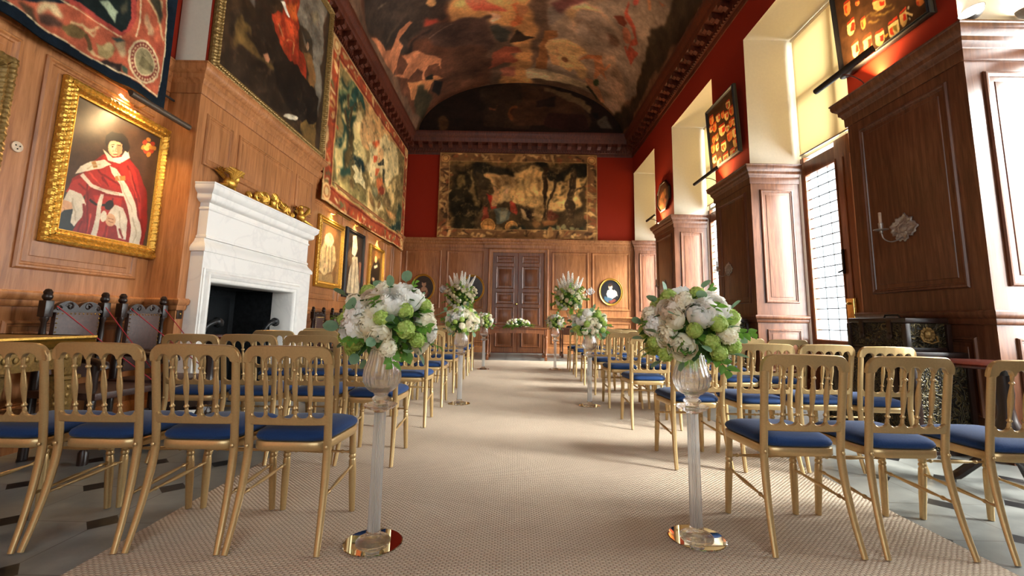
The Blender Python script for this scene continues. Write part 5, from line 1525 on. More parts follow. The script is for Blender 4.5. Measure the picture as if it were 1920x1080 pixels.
def floret_ball(seed, R, n, fs, jag=.12, squash=1.0):
    """a ball of small cupped florets, each a six-sided cup"""
    r = random.Random(seed); bm = BM()
    bmesh.ops.create_icosphere(bm, subdivisions=2, radius=R * .84)
    for i in range(n):
        d = sphere_dir(i, n, r); c = d * R * r.uniform(1 - jag, 1.02)
        q = d.to_track_quat('Z', 'Y').to_matrix().to_4x4(); q.translation = c
        q = q @ Matrix.Rotation(r.uniform(0, PI), 4, 'Z') @ Matrix.Rotation(r.uniform(-.35, .35), 4, 'X')
        mid = bm.verts.new(q @ Vector((0, 0, -fs * .25))); rim = []
        for k_ in range(10):
            a = k_ * PI / 5; rr = fs * (1.0 if k_ % 2 == 0 else .62) * r.uniform(.9, 1.1)
            rim.append(bm.verts.new(q @ Vector((math.cos(a) * rr, math.sin(a) * rr, fs * (.12 if k_ % 2 == 0 else .0)))))
        for k_ in range(10): bm.faces.new((mid, rim[k_], rim[(k_ + 1) % 10]))
    for v in bm.verts: v.co.z *= squash
    return bm
def leaf_patch(bm, mx, L, Wd, fold=.25, droop=.2, n=5, pointed=True):
    g = []
    for i in range(n + 1):
        v = i / n
        wd = Wd * (math.sin(PI * v ** .8) if pointed else math.sqrt(max(0, 1 - (2 * v - 1) ** 2)))
        g.append([bm.verts.new(mx @ Vector((s * wd, L * v, fold * abs(s) * wd - droop * L * v * v))) for s in (-1, -.5, 0, .5, 1)])
    for a, b in zip(g, g[1:]):
        for j in range(4):
            try: bm.faces.new((a[j], a[j + 1], b[j + 1], b[j]))
            except ValueError: pass
def mesh_only(name, bm, mats):
    o = obj(name, bm, mats, angle=75); me = o.data; bpy.data.objects.remove(o); return me
ME = {}
ME['rose'] = [mesh_only('rose', rose_mesh(s), 'rose') for s in (1, 2)]
ME['peony'] = [mesh_only('peony', rose_mesh(s + 5, .06, ((.3, 8, 4), (.42, 14, 5), (.54, 20, 6), (.66, 28, 7), (.78, 36, 8), (.9, 46, 8), (1.0, 58, 8)), .05), 'white_petal') for s in (1, 2)]
ME['blush_rose'] = [mesh_only('blush_rose', rose_mesh(9, .048), 'blush')]
ME['viburnum'] = [mesh_only('viburnum', floret_ball(s, .036, 120, .0085, .16), 'viburnum') for s in (1, 2)]
ME['hydrangea'] = [mesh_only('hydrangea', floret_ball(4, .052, 120, .0125, .14, .88), 'white_petal')]
ME['stock'] = [mesh_only('stock', floret_ball(6, .04, 64, .0145, .22, 1.15), 'rose')]
def euc_mesh(s):
    bm = BM(); leaf_patch(bm, Matrix.Rotation(.2, 4, 'X'), .062, .026, .12, .15, 6, False)
    tube(bm, [(0, -.03, 0), (0, 0, 0), (0, .02, .002)], .0015, 5); return bm
ME['eucalyptus_leaf'] = [mesh_only('eucalyptus_leaf', euc_mesh(1), 'euc')]
def sprig(seed):
    r = random.Random(seed); bm = BM()
    tube(bm, [(0, 0, 0), (.004, .06, .01), (0, .12, 0)], .002, 5)
    for i in range(7):
        t = .02 + .1 * i / 6; s = -1 if i % 2 else 1
        m = Matrix.Translation((0, t, .005)) @ Matrix.Rotation(s * r.uniform(-1.2, -.7), 4, 'Z') @ Matrix.Rotation(r.uniform(-.3, .3), 4, 'Y')
        leaf_patch(bm, m, r.uniform(.04, .06), .017)
    return bm
ME['leaf_sprig'] = [mesh_only('leaf_sprig', sprig(s), 'leaf') for s in (1, 2)]
def part(name, parent, loc, d, sc, r, k=0):
    me = ME[name]; o = bpy.data.objects.new(name, me[k % len(me)]); COL.objects.link(o); o.parent = parent
    q = Vector(d).to_track_quat('Z', 'Y') @ Euler((0, 0, r.uniform(0, 6.28))).to_quaternion()
    o.location = loc; o.rotation_euler = q.to_euler(); o.scale = (sc,) * 3
    return o
def foliage(seed, R, n, zmin=-.75, mat='dark_leaf', spread=1.0):
    r = random.Random(seed); bm = BM()
    for i in range(n):
        d = sphere_dir(i, n, r)
        if d.z < zmin: continue
        q = (d + Vector((0, 0, -.15))).to_track_quat('Y', 'Z').to_matrix().to_4x4(); q.translation = d * R * r.uniform(.55, .8)
        leaf_patch(bm, q @ Matrix.Rotation(r.uniform(-.7, .7), 4, 'Y'), R * r.uniform(.28, .42) * spread, R * r.uniform(.09, .13))
    bmesh.ops.create_icosphere(bm, subdivisions=2, radius=R * .55)
    return bm
fol = [mesh_only('foliage', foliage(s, .2, 130, spread=.8), 'dark_leaf') for s in (1, 2)]
fol2 = [mesh_only('foliage', foliage(s + 8, .2, 80, -.8, 'leaf', .8), 'leaf') for s in (1, 2)]
def arrangement(loc, label, seed, R=.215, squash=.84, detail=1.0):
    r = random.Random(seed)
    t = thing('flower_arrangement', label, 'flowers', loc, group='flower arrangements on glass stands')
    for me in (fol[seed % 2], fol2[(seed + 1) % 2]):
        o = bpy.data.objects.new('foliage', me); COL.objects.link(o); o.parent = t; o['kind'] = 'stuff'
        o.scale = (R / .2, R / .2, R / .2 * squash); o.rotation_euler = (0, 0, r.uniform(0, 6))
    kinds = ['peony', 'rose', 'viburnum', 'rose', 'viburnum', 'hydrangea', 'viburnum', 'stock', 'rose', 'viburnum', 'blush_rose', 'peony', 'viburnum', 'stock']
    n = 58; kk = 0
    for i in range(n):
        d = sphere_dir(i, n, r)
        if d.z < -.62: continue
        k_ = kinds[(i * 5 + seed * 3) % len(kinds)]
        sc = r.uniform(.92, 1.2) * R / .215
        if d.z < -.3 and k_ in ('peony', 'hydrangea'): k_ = 'viburnum'
        rr = R * (.86 if k_ in ('peony', 'rose', 'hydrangea', 'blush_rose') else .90)
        part(k_, t, Vector((d.x, d.y, d.z * squash)) * rr, d, sc, r, i)
    for i in range(26):
        d = sphere_dir(i, 26, r); d = (d + Vector((0, 0, -.1))).normalized()
        if d.z < -.8: continue
        p = part('eucalyptus_leaf', t, Vector((d.x, d.y, d.z * squash)) * R * r.uniform(.94, 1.16), d, r.uniform(.75, 1.1) * R / .215, r)
        p.rotation_euler = ((d + Vector((r.uniform(-.5, .5), r.uniform(-.5, .5), r.uniform(-.3, .3)))).to_track_quat('Y', 'Z') @ Euler((0, r.uniform(-1, 1), 0)).to_quaternion()).to_euler()
    for i in range(14):
        d = sphere_dir(i, 14, r); d = (d + Vector((0, 0, -.25))).normalized()
        if d.z < -.85: continue
        p = part('leaf_sprig', t, Vector((d.x, d.y, d.z * squash)) * R * .7, d, r.uniform(.7, 1.0) * R / .215, r, i)
        p.rotation_euler = (d.to_track_quat('Y', 'Z') @ Euler((0, r.uniform(-1, 1), 0)).to_quaternion()).to_euler()
    return t
def make_stand():
    t = thing('glass_flower_stand', 'x', 'flower stand')
    bm = BM(); lathe(bm, [(.0, .0), (.128, 0), (.132, .002), (.132, .005), (.128, .007), (0, .007)], 48); obj('mirror_base', bm, 'mirror', t, angle=8)
    bm = BM()
    lathe(bm, [(0, .0075), (.074, .0075), (.077, .012), (.07, .02), (.045, .03), (.034, .034), (.031, .045), (.033, .05), (.030, .055), (0, .055)], 32)
    obj('foot', bm, 'crystal', t)
    bm = BM(); lathe(bm, [(.0, .0555), (.03, .0555), (.0285, .07), (.0265, .56), (.028, .575), (.0, .575)], 80, flute=(20, .14)); obj('column', bm, 'fluted', t)
    bm = BM()
    lathe(bm, [(0, .5755), (.028, .5755), (.034, .582), (.06, .592), (.075, .604), (.078, .61), (.073, .612), (.05, .602), (.034, .602), (.03, .612), (.032, .62), (.04, .628), (.043, .636), (.036, .644), (.028, .65), (.036, .66), (.0, .662)], 32)
    obj('collar', bm, 'crystal', t)
    bm = BM()
    lathe(bm, [(0, .6625), (.034, .663), (.055, .672), (.074, .69), (.086, .715), (.09, .74), (.086, .77), (.076, .80), (.066, .835), (.062, .86), (.0585, .86), (.062, .835), (.071, .80), (.08, .77), (.083, .74), (.078, .718), (.066, .697), (.045, .684), (0, .68)], 48, flute=(24, .05))
    obj('bowl', bm, 'crystal', t)
    return t
SP = [((-.62, 2.17), 'left'), ((.89, 2.28), 'right'), ((-.64, 5.56), 'left'), ((.94, 5.58), 'right'), ((-.61, 9.37), 'left'), ((.89, 9.6), 'right')]
WH = ['nearest the camera', 'halfway down the aisle', 'farthest down the aisle']
st0 = make_stand()
for i, ((x, y), sd) in enumerate(SP):
    t = st0 if i == 0 else copy_tree(st0)
    t.location = (x, y, .006); t.rotation_euler = (0, 0, i * .7)
    tag(t, 'fluted glass flower stand on mirror base, %s, %s' % (sd, WH[i // 2]), 'flower stand', 'glass flower stands along the aisle')
    arrangement((x + (.02 if i == 0 else 0), y, .985), 'ball of white roses and green viburnum, %s glass stand, %s' % (sd, WH[i // 2]), i + 1, (.222, .232, .21, .215, .185, .185)[i], .9)

# ---- tables at the far end, and the tall urns
def turned_leg(bm, x, y, z0, z1, r):
    L = z1 - z0
    box(bm, x - r, x + r, y - r, y + r, z0, z0 + .09 * L + .02, .003); box(bm, x - r, x + r, y - r, y + r, z1 - .2 * L, z1, .003)
    lathe(bm, [(r * .95, .11 * L), (r * .6, .14 * L), (r * .9, .17 * L), (r * .55, .2 * L), (r * .9, .5 * L), (r * .95, .62 * L), (r * .55, .7 * L), (r * .9, .73 * L), (r * .6, .76 * L), (r * .9, .8 * L)], 14, c=(x, y, z0))
def table(name, label, cat, x0, x1, y0, y1, h, mat, r=.032, arch=.06, stretch=True):
    t = thing(name, label, cat, ((x0 + x1) / 2, (y0 + y1) / 2, 0))
    a, b = (x1 - x0) / 2, (y1 - y0) / 2
    bm = BM(); box(bm, -a - .03, a + .03, -b - .03, b + .03, h - .028, h, .006); obj('tabletop', bm, mat, t)
    bm = BM()
    for s in (-1, 1):
        n = 24; yo = s * (b - .02)
        R_ = []
        for i in range(n + 1):
            x = -a + .05 + (2 * a - .1) * i / n; e = min(i, n - i) / n
            zb = h - .2 + arch * min(1, (e / .16)) ** .5
            R_.append([bm.verts.new(p) for p in ((x, yo - .01, zb), (x, yo + .01, zb), (x, yo + .01, h - .028), (x, yo - .01, h - .028))])
        for p, q in zip(R_, R_[1:]):
            for k_ in range(4): bm.faces.new((p[k_], p[(k_ + 1) % 4], q[(k_ + 1) % 4], q[k_]))
        box(bm, s * (a - .02) - .01, s * (a - .02) + .01, -b + .05, b - .05, h - .17, h - .028)
    obj('apron', bm, mat, t)
    for sx in (-1, 1):
        for sy in (-1, 1):
            bm = BM(); turned_leg(bm, sx * (a - .03), sy * (b - .03), 0, h - .028, r); obj('leg', bm, mat, t)
    if stretch:
        for sx in (-1, 1):
            bm = BM(); box(bm, sx * (a - .03) - .018, sx * (a - .03) + .018, -b + .06, b - .06, .09, .14, .004); obj('stretcher', bm, mat, t)
    return t
table('oak_table', 'long oak table with turned legs in front of the double door', 'table', -.69, .87, 11.57, 12.6, .83, 'oak_dark', .034)
table('oak_side_table', 'plain dark side table under the right urn by the back wall', 'side table', 1.36, 2.2, 12.75, 13.35, .83, 'oak_dark', .03, 0)
table('oak_side_table', 'plain dark side table under the left urn by the back wall', 'side table', -2.0, -1.15, 12.75, 13.35, .83, 'oak_dark', .03, 0)
table('oak_side_table', 'dark side table holding the small framed print, back left corner', 'side table', -3.3, -2.4, 13.4, 13.95, .86, 'oak_dark', .03, 0)

def urn(x, y, z, label):
    t = thing('glass_urn', label, 'vase', (x, y, z), group='tall glass urns by the back wall')
    bm = BM(); lathe(bm, [(0, 0), (.1, 0), (.1, .03), (.06, .05), (0, .05)], 24); obj('plinth', bm, 'black_paint', t)
    bm = BM(); lathe(bm, [(0, .051), (.085, .052), (.08, .065), (.03, .085), (.022, .12), (.04, .15), (.02, .18), (.035, .2), (.05, .26), (.075, .36), (.115, .47), (.12, .48), (.112, .48), (.07, .365), (.045, .27), (.03, .215), (0, .21)], 28); obj('trumpet_bowl', bm, 'crystal', t)
    return t
ME['delphinium'] = []
def spire(seed):
    r = random.Random(seed); bm = BM()
    tube(bm, [(0, 0, 0), (0.01, 0, .3), (0, 0, .62)], .005, 6)
    for i in range(90):
        v = i / 90; rad = .05 * (1 - v) ** .8 + .008; a = i * 2.4
        d = Vector((math.cos(a), math.sin(a), .35)); c = Vector((math.cos(a) * rad, math.sin(a) * rad, .1 + v * .52))
        q = d.to_track_quat('Z', 'Y').to_matrix().to_4x4(); q.translation = c
        fs = .046 * (1 - v * .65)
        for k_ in range(5):
            m = q @ Matrix.Rotation(k_ * 2 * PI / 5, 4, 'Z') @ Matrix.Rotation(.35, 4, 'X')
            bm.faces.new([bm.verts.new(m @ Vector(p)) for p in ((0, 0, 0), (fs * .4, fs * .6, 0), (0, fs, 0), (-fs * .4, fs * .6, 0))])
    return bm
ME['delphinium'] = [mesh_only('delphinium', spire(s), 'white_petal') for s in (1, 2)]
def tall_arrangement(x, y, z, label, seed):
    r = random.Random(seed); t = thing('tall_flower_arrangement', label, 'flowers', (x, y, z), group='tall arrangements in the urns')
    for me, k_ in ((fol[0], 1), (fol2[1], 1.05)):
        o = bpy.data.objects.new('foliage', me); COL.objects.link(o); o.parent = t; o['kind'] = 'stuff'
        o.location = (0, 0, .28); o.scale = (1.75 * k_, 1.6 * k_, 1.75 * k_)
    kinds = ['viburnum', 'rose', 'viburnum', 'hydrangea', 'viburnum', 'stock', 'viburnum', 'rose']
    for i in range(84):
        d = sphere_dir(i, 84, r)
        if d.z < -.85 or d.y > .6: continue
        part(kinds[i % 8], t, Vector((d.x * .37, d.y * .34, .28 + d.z * .36)), d, r.uniform(1.0, 1.35), r, i)
    for i in range(7):
        a = (i - 3) / 3; ax_ = a * .42 + r.uniform(-.08, .08)
        d = Vector((math.sin(ax_), r.uniform(-.25, .15), math.cos(ax_)))
        p = part('delphinium', t, Vector((a * .16, r.uniform(-.08, .08), .38)), d, r.uniform(.9, 1.15) * (1.05 - .25 * abs(a)), r, i)
    for i in range(10):
        s = -1 if i % 2 else 1
        d = Vector((s * r.uniform(.7, 1), r.uniform(-.4, .2), r.uniform(-.15, .6)))
        part('stock', t, Vector((s * r.uniform(.36, .46), r.uniform(-.15, .1), r.uniform(.3, .6))), d, r.uniform(.8, 1.2), r, i)
    for i in range(26):
        d = sphere_dir(i, 26, r)
        if d.z < -.9: continue
        p = part('leaf_sprig', t, Vector((d.x * .33, d.y * .3, .28 + d.z * .32)), d, r.uniform(1.2, 1.9), r, i)
        p.rotation_euler = (d.to_track_quat('Y', 'Z') @ Euler((0, r.uniform(-1, 1), 0)).to_quaternion()).to_euler()
    return t
urn(1.6, 12.85, .83, 'clear glass trumpet urn on the right side table'); tall_arrangement(1.58, 12.85, 1.38, 'tall green and white arrangement with spires, right of the door', 21)
urn(-1.56, 12.85, .83, 'clear glass trumpet urn on the left side table'); tall_arrangement(-1.54, 12.85, 1.38, 'tall green and white arrangement with spires, left of the door', 22)
def low_arrangement():
    r = random.Random(5); t = thing('table_flower_arrangement', 'low trailing white and green flowers on the front edge of the oak table', 'flowers', (.12, 11.68, .83))
    o = bpy.data.objects.new('foliage', fol[1]); COL.objects.link(o); o.parent = t; o['kind'] = 'stuff'; o.location = (0, 0, .1); o.scale = (1.5, .8, .5)
    bm = BM(); lathe(bm, [(0, 0), (.08, 0), (.11, .05), (.1, .06), (0, .05)], 20); obj('bowl', bm, 'crystal', t)
    kinds = ['stock', 'rose', 'viburnum', 'hydrangea', 'stock', 'viburnum']
    for i in range(60):
        d = sphere_dir(i, 60, r)
        if d.z < -.4: continue
        part(kinds[i % 6], t, Vector((d.x * .3, d.y * .15, .09 + d.z * .12)), d, r.uniform(.6, .95), r, i)
    for i in range(22):
        a = -PI * (i + .5) / 22
        d = Vector((math.cos(a) * 1.2, -.5 - .3 * r.random(), r.uniform(-.9, .3)))
        p = part('leaf_sprig', t, Vector((math.cos(a) * .26, -.13, .06)), d, r.uniform(.9, 1.4), r, i)
        p.rotation_euler = (d.to_track_quat('Y', 'Z')).to_euler()
low_arrangement()
# ------------------------------------------------------------------ picture lights, sconces, uplights
def lamp(kind, loc, energy, color, **kw):
    ld = bpy.data.lights.new('bulb', kind); ld.energy = energy; ld.color = color
    for a, b in kw.items(): setattr(ld, a, b)
    lo = bpy.data.objects.new('bulb', ld); COL.objects.link(lo); lo.location = loc; return lo
def aim(o, target):
    o.rotation_euler = (Vector(target) - o.location).to_track_quat('-Z', 'Y').to_euler()
def picture_light(label, y0, y1, x, z, wall_x, zw, energy, target, mat='steel', r=.03, yw=None):
    """a tubular lamp along y with a half-round shade, on a bent arm from the wall"""
    t = thing('picture_light', label, 'picture light', (x, (y0 + y1) / 2, z), group='picture lights')
    L = (y1 - y0) / 2; s = 1 if wall_x < 0 else -1
    up = 1 if target[2] < z else -1
    bm = BM(); n = 12; mid_ = 25 * up                   # the shade turns its back to the room and opens to the wall
    A_ = [math.radians(mid_ - 115 + 230 * i / n) for i in range(n + 1)]
    R_ = [[bm.verts.new((math.cos(a) * r * s, yy_, math.sin(a) * r)) for a in A_] for yy_ in (-L, L)]
    for i in range(n): bm.faces.new((R_[0][i], R_[0][i + 1], R_[1][i + 1], R_[1][i]))
    bm.faces.new(R_[0]); bm.faces.new(R_[1])
    o = obj('shade', bm, mat, t); md = o.modifiers.new('thickness', 'SOLIDIFY'); md.thickness = .003
    bm = BM(); tube(bm, [(-s * r * .1, -L * .92, 0), (-s * r * .1, L * .92, 0)], r * .42, 8); obj('tube', bm, 'tube_glow', t)
    bm = BM(); dx = wall_x - x; dz = zw - z; dyw = 0
    tube(bm, spline([(-.0, dyw, up * r), (dx * .4, dyw, max(up * r + .03, .0) if up > 0 else -r - .01), (dx * .8, dyw, dz * .6), (dx, dyw, dz)], 5), .008, 6); obj('arm', bm, mat, t)
    lo = lamp('AREA', (x - s * (r + .004), (y0 + y1) / 2, z - up * (r * .5)), energy, (1, .66, .30), shape='RECTANGLE', size=.03, size_y=(y1 - y0) * .9, spread=math.radians(125))
    aim(lo, target); lo.rotation_euler = (Vector(target) - lo.location).to_track_quat('-Z', 'Y').to_euler()
    return t
picture_light('long grey picture light over the large red robed portrait', 3.60, 4.30, -3.34, 2.90, -3.62, 2.96, 6.5, (-3.6, 3.85, 2.3))
picture_light('picture light over the small ruffed portrait beside the fireplace', 8.2, 8.9, -3.38, 2.98, -3.62, 3.02, 8, (-3.6, 8.55, 2.3), 'brass', .022)
picture_light('picture light over the narrow black framed portrait', 9.55, 10.2, -3.38, 3.04, -3.62, 3.08, 5, (-3.6, 9.85, 2.3), 'brass', .022)
picture_light('picture light over the small dark portrait nearest the corner', 11.15, 11.8, -3.38, 2.96, -3.62, 3.0, 8, (-3.6, 11.5, 2.3), 'brass', .022)
picture_light('black picture light below the large shield board', 4.15, 5.0, 3.55, 3.78, 3.80, 3.62, 14, (3.85, 4.4, 4.3), 'black_paint', .035)
picture_light('black picture light below the second shield board', 7.6, 8.6, 3.55, 3.76, 3.80, 3.62, 13, (3.85, 7.8, 4.3), 'black_paint', .03)
picture_light('small black picture light below the octagonal board', 11.2, 11.9, 3.58, 3.76, 3.80, 3.62, 12, (3.85, 11.2, 4.2), 'black_paint', .03)

def make_sconce():
    t = thing('silver_sconce', 'x', 'wall sconce')
    # repoussé plate: local x to the viewer's right, z up, -y out of the wall
    bm = BM(); nr, na = 14, 64; g = []
    for i in range(nr + 1):
        q = i / nr; row = []
        for j in range(na):
            a = 2 * PI * j / na
            R = .103 + .008 * math.cos(4 * a + .6) + .007 * math.cos(9 * a) + .007 * math.cos(17 * a + 1) + .006 * math.cos(2 * a)
            x, z = math.cos(a) * R * q * 1.06, math.sin(a) * R * q * 1.02
            hgt = .014 * math.exp(-(q / .33) ** 2) + .007 * math.exp(-((q - .42) / .06) ** 2) + .009 * math.exp(-((q - .9) / .1) ** 2)
            for sx in (-1, 1):
                for sz in (-1, 1):
                    d = math.hypot(x - sx * .062, z - sz * .058)
                    hgt += .008 * math.exp(-((d - .02) / .007) ** 2) + .006 * math.exp(-(d / .008) ** 2)
            row.append(bm.verts.new((x, -.006 - hgt, z)))
        g.append(row)
    for a, b in zip(g, g[1:]):
        for j in range(na): bm.faces.new((a[j], a[(j + 1) % na], b[(j + 1) % na], b[j]))
    bmesh.ops.remove_doubles(bm, verts=bm.verts, dist=.0004)
    o = obj('back_plate', bm, 'silver', t, angle=80)
    md = o.modifiers.new('thickness', 'SOLIDIFY'); md.thickness = .004
    bm = BM(); tube(bm, spline([(0, -.02, -.075), (0, -.06, -.10), (0, -.12, -.115), (0, -.17, -.09), (0, -.185, -.045)], 6), .0045, 8); obj('arm', bm, 'silver', t)
    bm = BM(); lathe(bm, [(0, -.05), (.012, -.045), (.01, -.03), (.048, -.022), (.05, -.018), (.012, -.014), (.014, .0), (.017, .03), (.013, .034), (0, .034)], 20, c=(0, -.185, 0)); obj('drip_pan', bm, 'silver', t)
    bm = BM(); lathe(bm, [(0, .0345), (.0105, .0345), (.0105, .115), (.008, .118), (0, .118)], 14, c=(0, -.185, 0)); obj('candle', bm, 'candle', t)
    return t
sc = make_sconce()
SC = [((3.825, 4.31, 1.99), -PI / 2, 1.25, 'silver sconce with one candle on the nearest dark pier'), ((3.825, 7.9, 1.99), -PI / 2, 1.15, 'silver sconce with one candle on the second dark pier'),
      ((3.825, 11.3, 1.97), -PI / 2, 1.15, 'silver sconce on the farthest dark pier'), ((2.42, 14.17, 1.96), 0, 1.1, 'bright silver sconce between panels, left of the white clad oval portrait'), ((-2.27, 14.17, 1.95), 0, 1.1, 'silver sconce beside the tall flowers, left of the door')]
for i, (p, rz, s, lb) in enumerate(SC):
    t = sc if i == 0 else copy_tree(sc)
    t.location = p; t.rotation_euler = (0, 0, rz); t.scale = (s,) * 3
    tag(t, lb, 'wall sconce', 'silver wall sconces')

def uplight(x, y, z, label, tilt):
    t = thing('uplight', label, 'spotlight', (x, y, z))
    nv = Vector(tilt).normalized(); T_ = Matrix.Translation((0, 0, .11)) @ nv.to_track_quat('Z', 'Y').to_matrix().to_4x4()
    bm = BM(); lathe(bm, [(0, -.055), (.04, -.05), (.07, -.025), (.085, .005), (.09, .02), (.085, .02), (.078, .008)], 28, mx=T_); obj('bowl', bm, 'silver', t)
    bm = BM(); lathe(bm, [(0, .004), (.079, .006), (.079, .014), (0, .016)], 28, mx=T_); obj('lens', bm, 'lamp_glow', t)
    bm = BM(); lathe(bm, [(0, 0), (.04, 0), (.04, .012), (.012, .016), (.012, .06), (0, .07)], 16); obj('base', bm, 'steel', t)
    lo = lamp('SPOT', (x + nv.x * .04, y + nv.y * .04, z + .11 + nv.z * .04), 60, (1, .85, .62), spot_size=1.7, spot_blend=.8, shadow_soft_size=.07)
    aim(lo, (x + nv.x, y + nv.y, z + .11 + nv.z))
    return t
uplight(3.90, 3.53, 3.605, 'bright silver uplighter at the corner of the nearest pier', (-.75, -.35, .55))
uplight(4.36, 3.50, 3.605, 'dark topped uplighter at the right edge of the frame', (-.1, -.1, 1))

# ------------------------------------------------------------------ fireplace
t = thing('marble_fireplace', 'white veined marble fireplace with deep frieze and mantel shelf', 'fireplace', (BX, 5.66, 0))
def part_obj(name, bm, mat): 
    for v in bm.verts: v.co -= Vector((BX, 5.66, 0))
    return obj(name, bm, mat, t)
YA, YBm = 4.47, 6.86; FX = -3.165
JP = [(0, 0), (0, .055), (.014, .06), (.02, .055), (.035, .05), (.075, .045), (.1, .03), (.11, .012), (.13, .01), (.14, .004), (.14, -.1)]
bm = BM()
for a, b in ((YA, OY0 - .0), (OY1, YBm)): box(bm, BX + .001, FX, a, b, 0, 1.38)
box(bm, BX + .001, FX, YA, YBm, 1.38, 1.67)
part_obj('surround', bm, 'marble')
bm = BM()
pth = [(OY0, 0), (OY0, 1.37), (OY1, 1.37), (OY1, 0)]
R_ = []
for d, hz in [(-.13, -.002), (-.13, .012), (-.12, .018), (-.105, .012), (-.1, .004), (-.09, .03), (-.07, .042), (-.045, .03), (-.035, .012), (-.015, .012), (0, .004), (.012, -.02), (.012, -.3)]:
    dl = d
    R_.append([bm.verts.new((FX + hz, y, z)) for y, z in ((OY0 + dl, 0), (OY0 + dl, 1.36 - d), (OY1 - d * 1.0, 1.36 - d), (OY1 - d * 1.0, 0))])
for a, b in zip(R_, R_[1:]):
    for i in range(3): bm.faces.new((a[i], a[i + 1], b[i + 1], b[i]))
part_obj('moulded_architrave', bm, 'marble')
bm = BM()
def cove(path, pr_): mould(bm, path, pr_, side=-1)
cove([(BX, YA), (FX, YA), (FX, YBm), (BX, YBm)], [(-.1, 1.66), (.02, 1.66), (.024, 1.69), (.012, 1.72), (-.005, 1.74), (-.03, 1.77), (-.04, 1.80), (-.1, 1.81)])
cove([(BX, YA + .06), (FX - .04, YA + .06), (FX - .04, YBm - .06), (BX, YBm - .06)], [(-.06, 1.80), (.014, 1.805), (.014, 1.825), (0, 1.84), (0, 2.1), (.012, 2.11), (.012, 2.125), (0, 2.135), (0, 2.2), (-.06, 2.2)])
part_obj('frieze', bm, 'marble')
bm = BM()
cove([(BX, YA + .06), (FX - .04, YA + .06), (FX - .04, YBm - .06), (BX, YBm - .06)], [(-.06, 2.18), (.0, 2.18), (.03, 2.19), (.055, 2.21), (.06, 2.23), (.06, 2.265), (.07, 2.275), (.095, 2.30), (.105, 2.32), (.105, 2.355), (.11, 2.36), (.11, 2.375), (-.06, 2.375)])
box(bm, BX + .001, FX - .04, YA + .07, YBm - .07, 2.19, 2.372)
part_obj('mantel_shelf', bm, 'marble')
# fire opening: iron lining, hearth, andirons
bm = BM()
XB_ = -4.0
for f in ([(XB_, OY0 - .03, 0), (XB_, OY1 + .03, 0), (XB_, OY1 + .03, 1.5), (XB_, OY0 - .03, 1.5)], [(BX, OY0 + .006, 0), (XB_, OY0 + .006, 0), (XB_, OY0 + .006, 1.5), (BX, OY0 + .006, 1.5)], [(BX, OY1 - .006, 0), (XB_, OY1 - .006, 0), (XB_, OY1 - .006, 1.5), (BX, OY1 - .006, 1.5)], [(BX, OY0 - .03, 1.352), (XB_ - .02, OY0 - .03, 1.352), (XB_ - .02, OY1 + .03, 1.352), (BX, OY1 + .03, 1.352)]):
    bm.faces.new([bm.verts.new(p) for p in f])
part_obj('fire_opening', bm, 'soot')
bm = BM(); box(bm, -3.98, -3.94, 4.85, 6.2, 0, 1.25, .01); box(bm, -3.95, -3.92, 5.35, 5.7, 0, 1.3, .01); part_obj('fireback', bm, 'iron')
def andiron(y, label):
    q = thing('andiron', label, 'andiron', (-3.32, y, 0), group='andirons')
    bm = BM(); tube(bm, spline([(0, 0, .06), (0, .0, .5), (-.02, -.05, .72), (0, -.03, .86), (.02, .06, .93), (.02, .16, .94), (0, .2, .92)], 6), [.03] * 12 + [.028] * 10 + [.034] * 6 + [.05] * 6 + [.055] * 3, 10); obj('scrolled_post', bm, 'iron', q)
    bm = BM(); box(bm, -.5, .04, -.03, .03, .04, .08, .006); box(bm, -.03, .03, -.14, .14, 0, .05, .008); obj('foot_bar', bm, 'iron', q)
    bm = BM(); bmesh.ops.create_uvsphere(bm, u_segments=12, v_segments=8, radius=.028, matrix=Matrix.Translation((.0, .215, .92))); obj('finial', bm, 'brass', q)
andiron(4.85, 'curled black iron andiron at the left of the fire opening'); andiron(6.05, 'curled black iron andiron at the right of the fire opening')

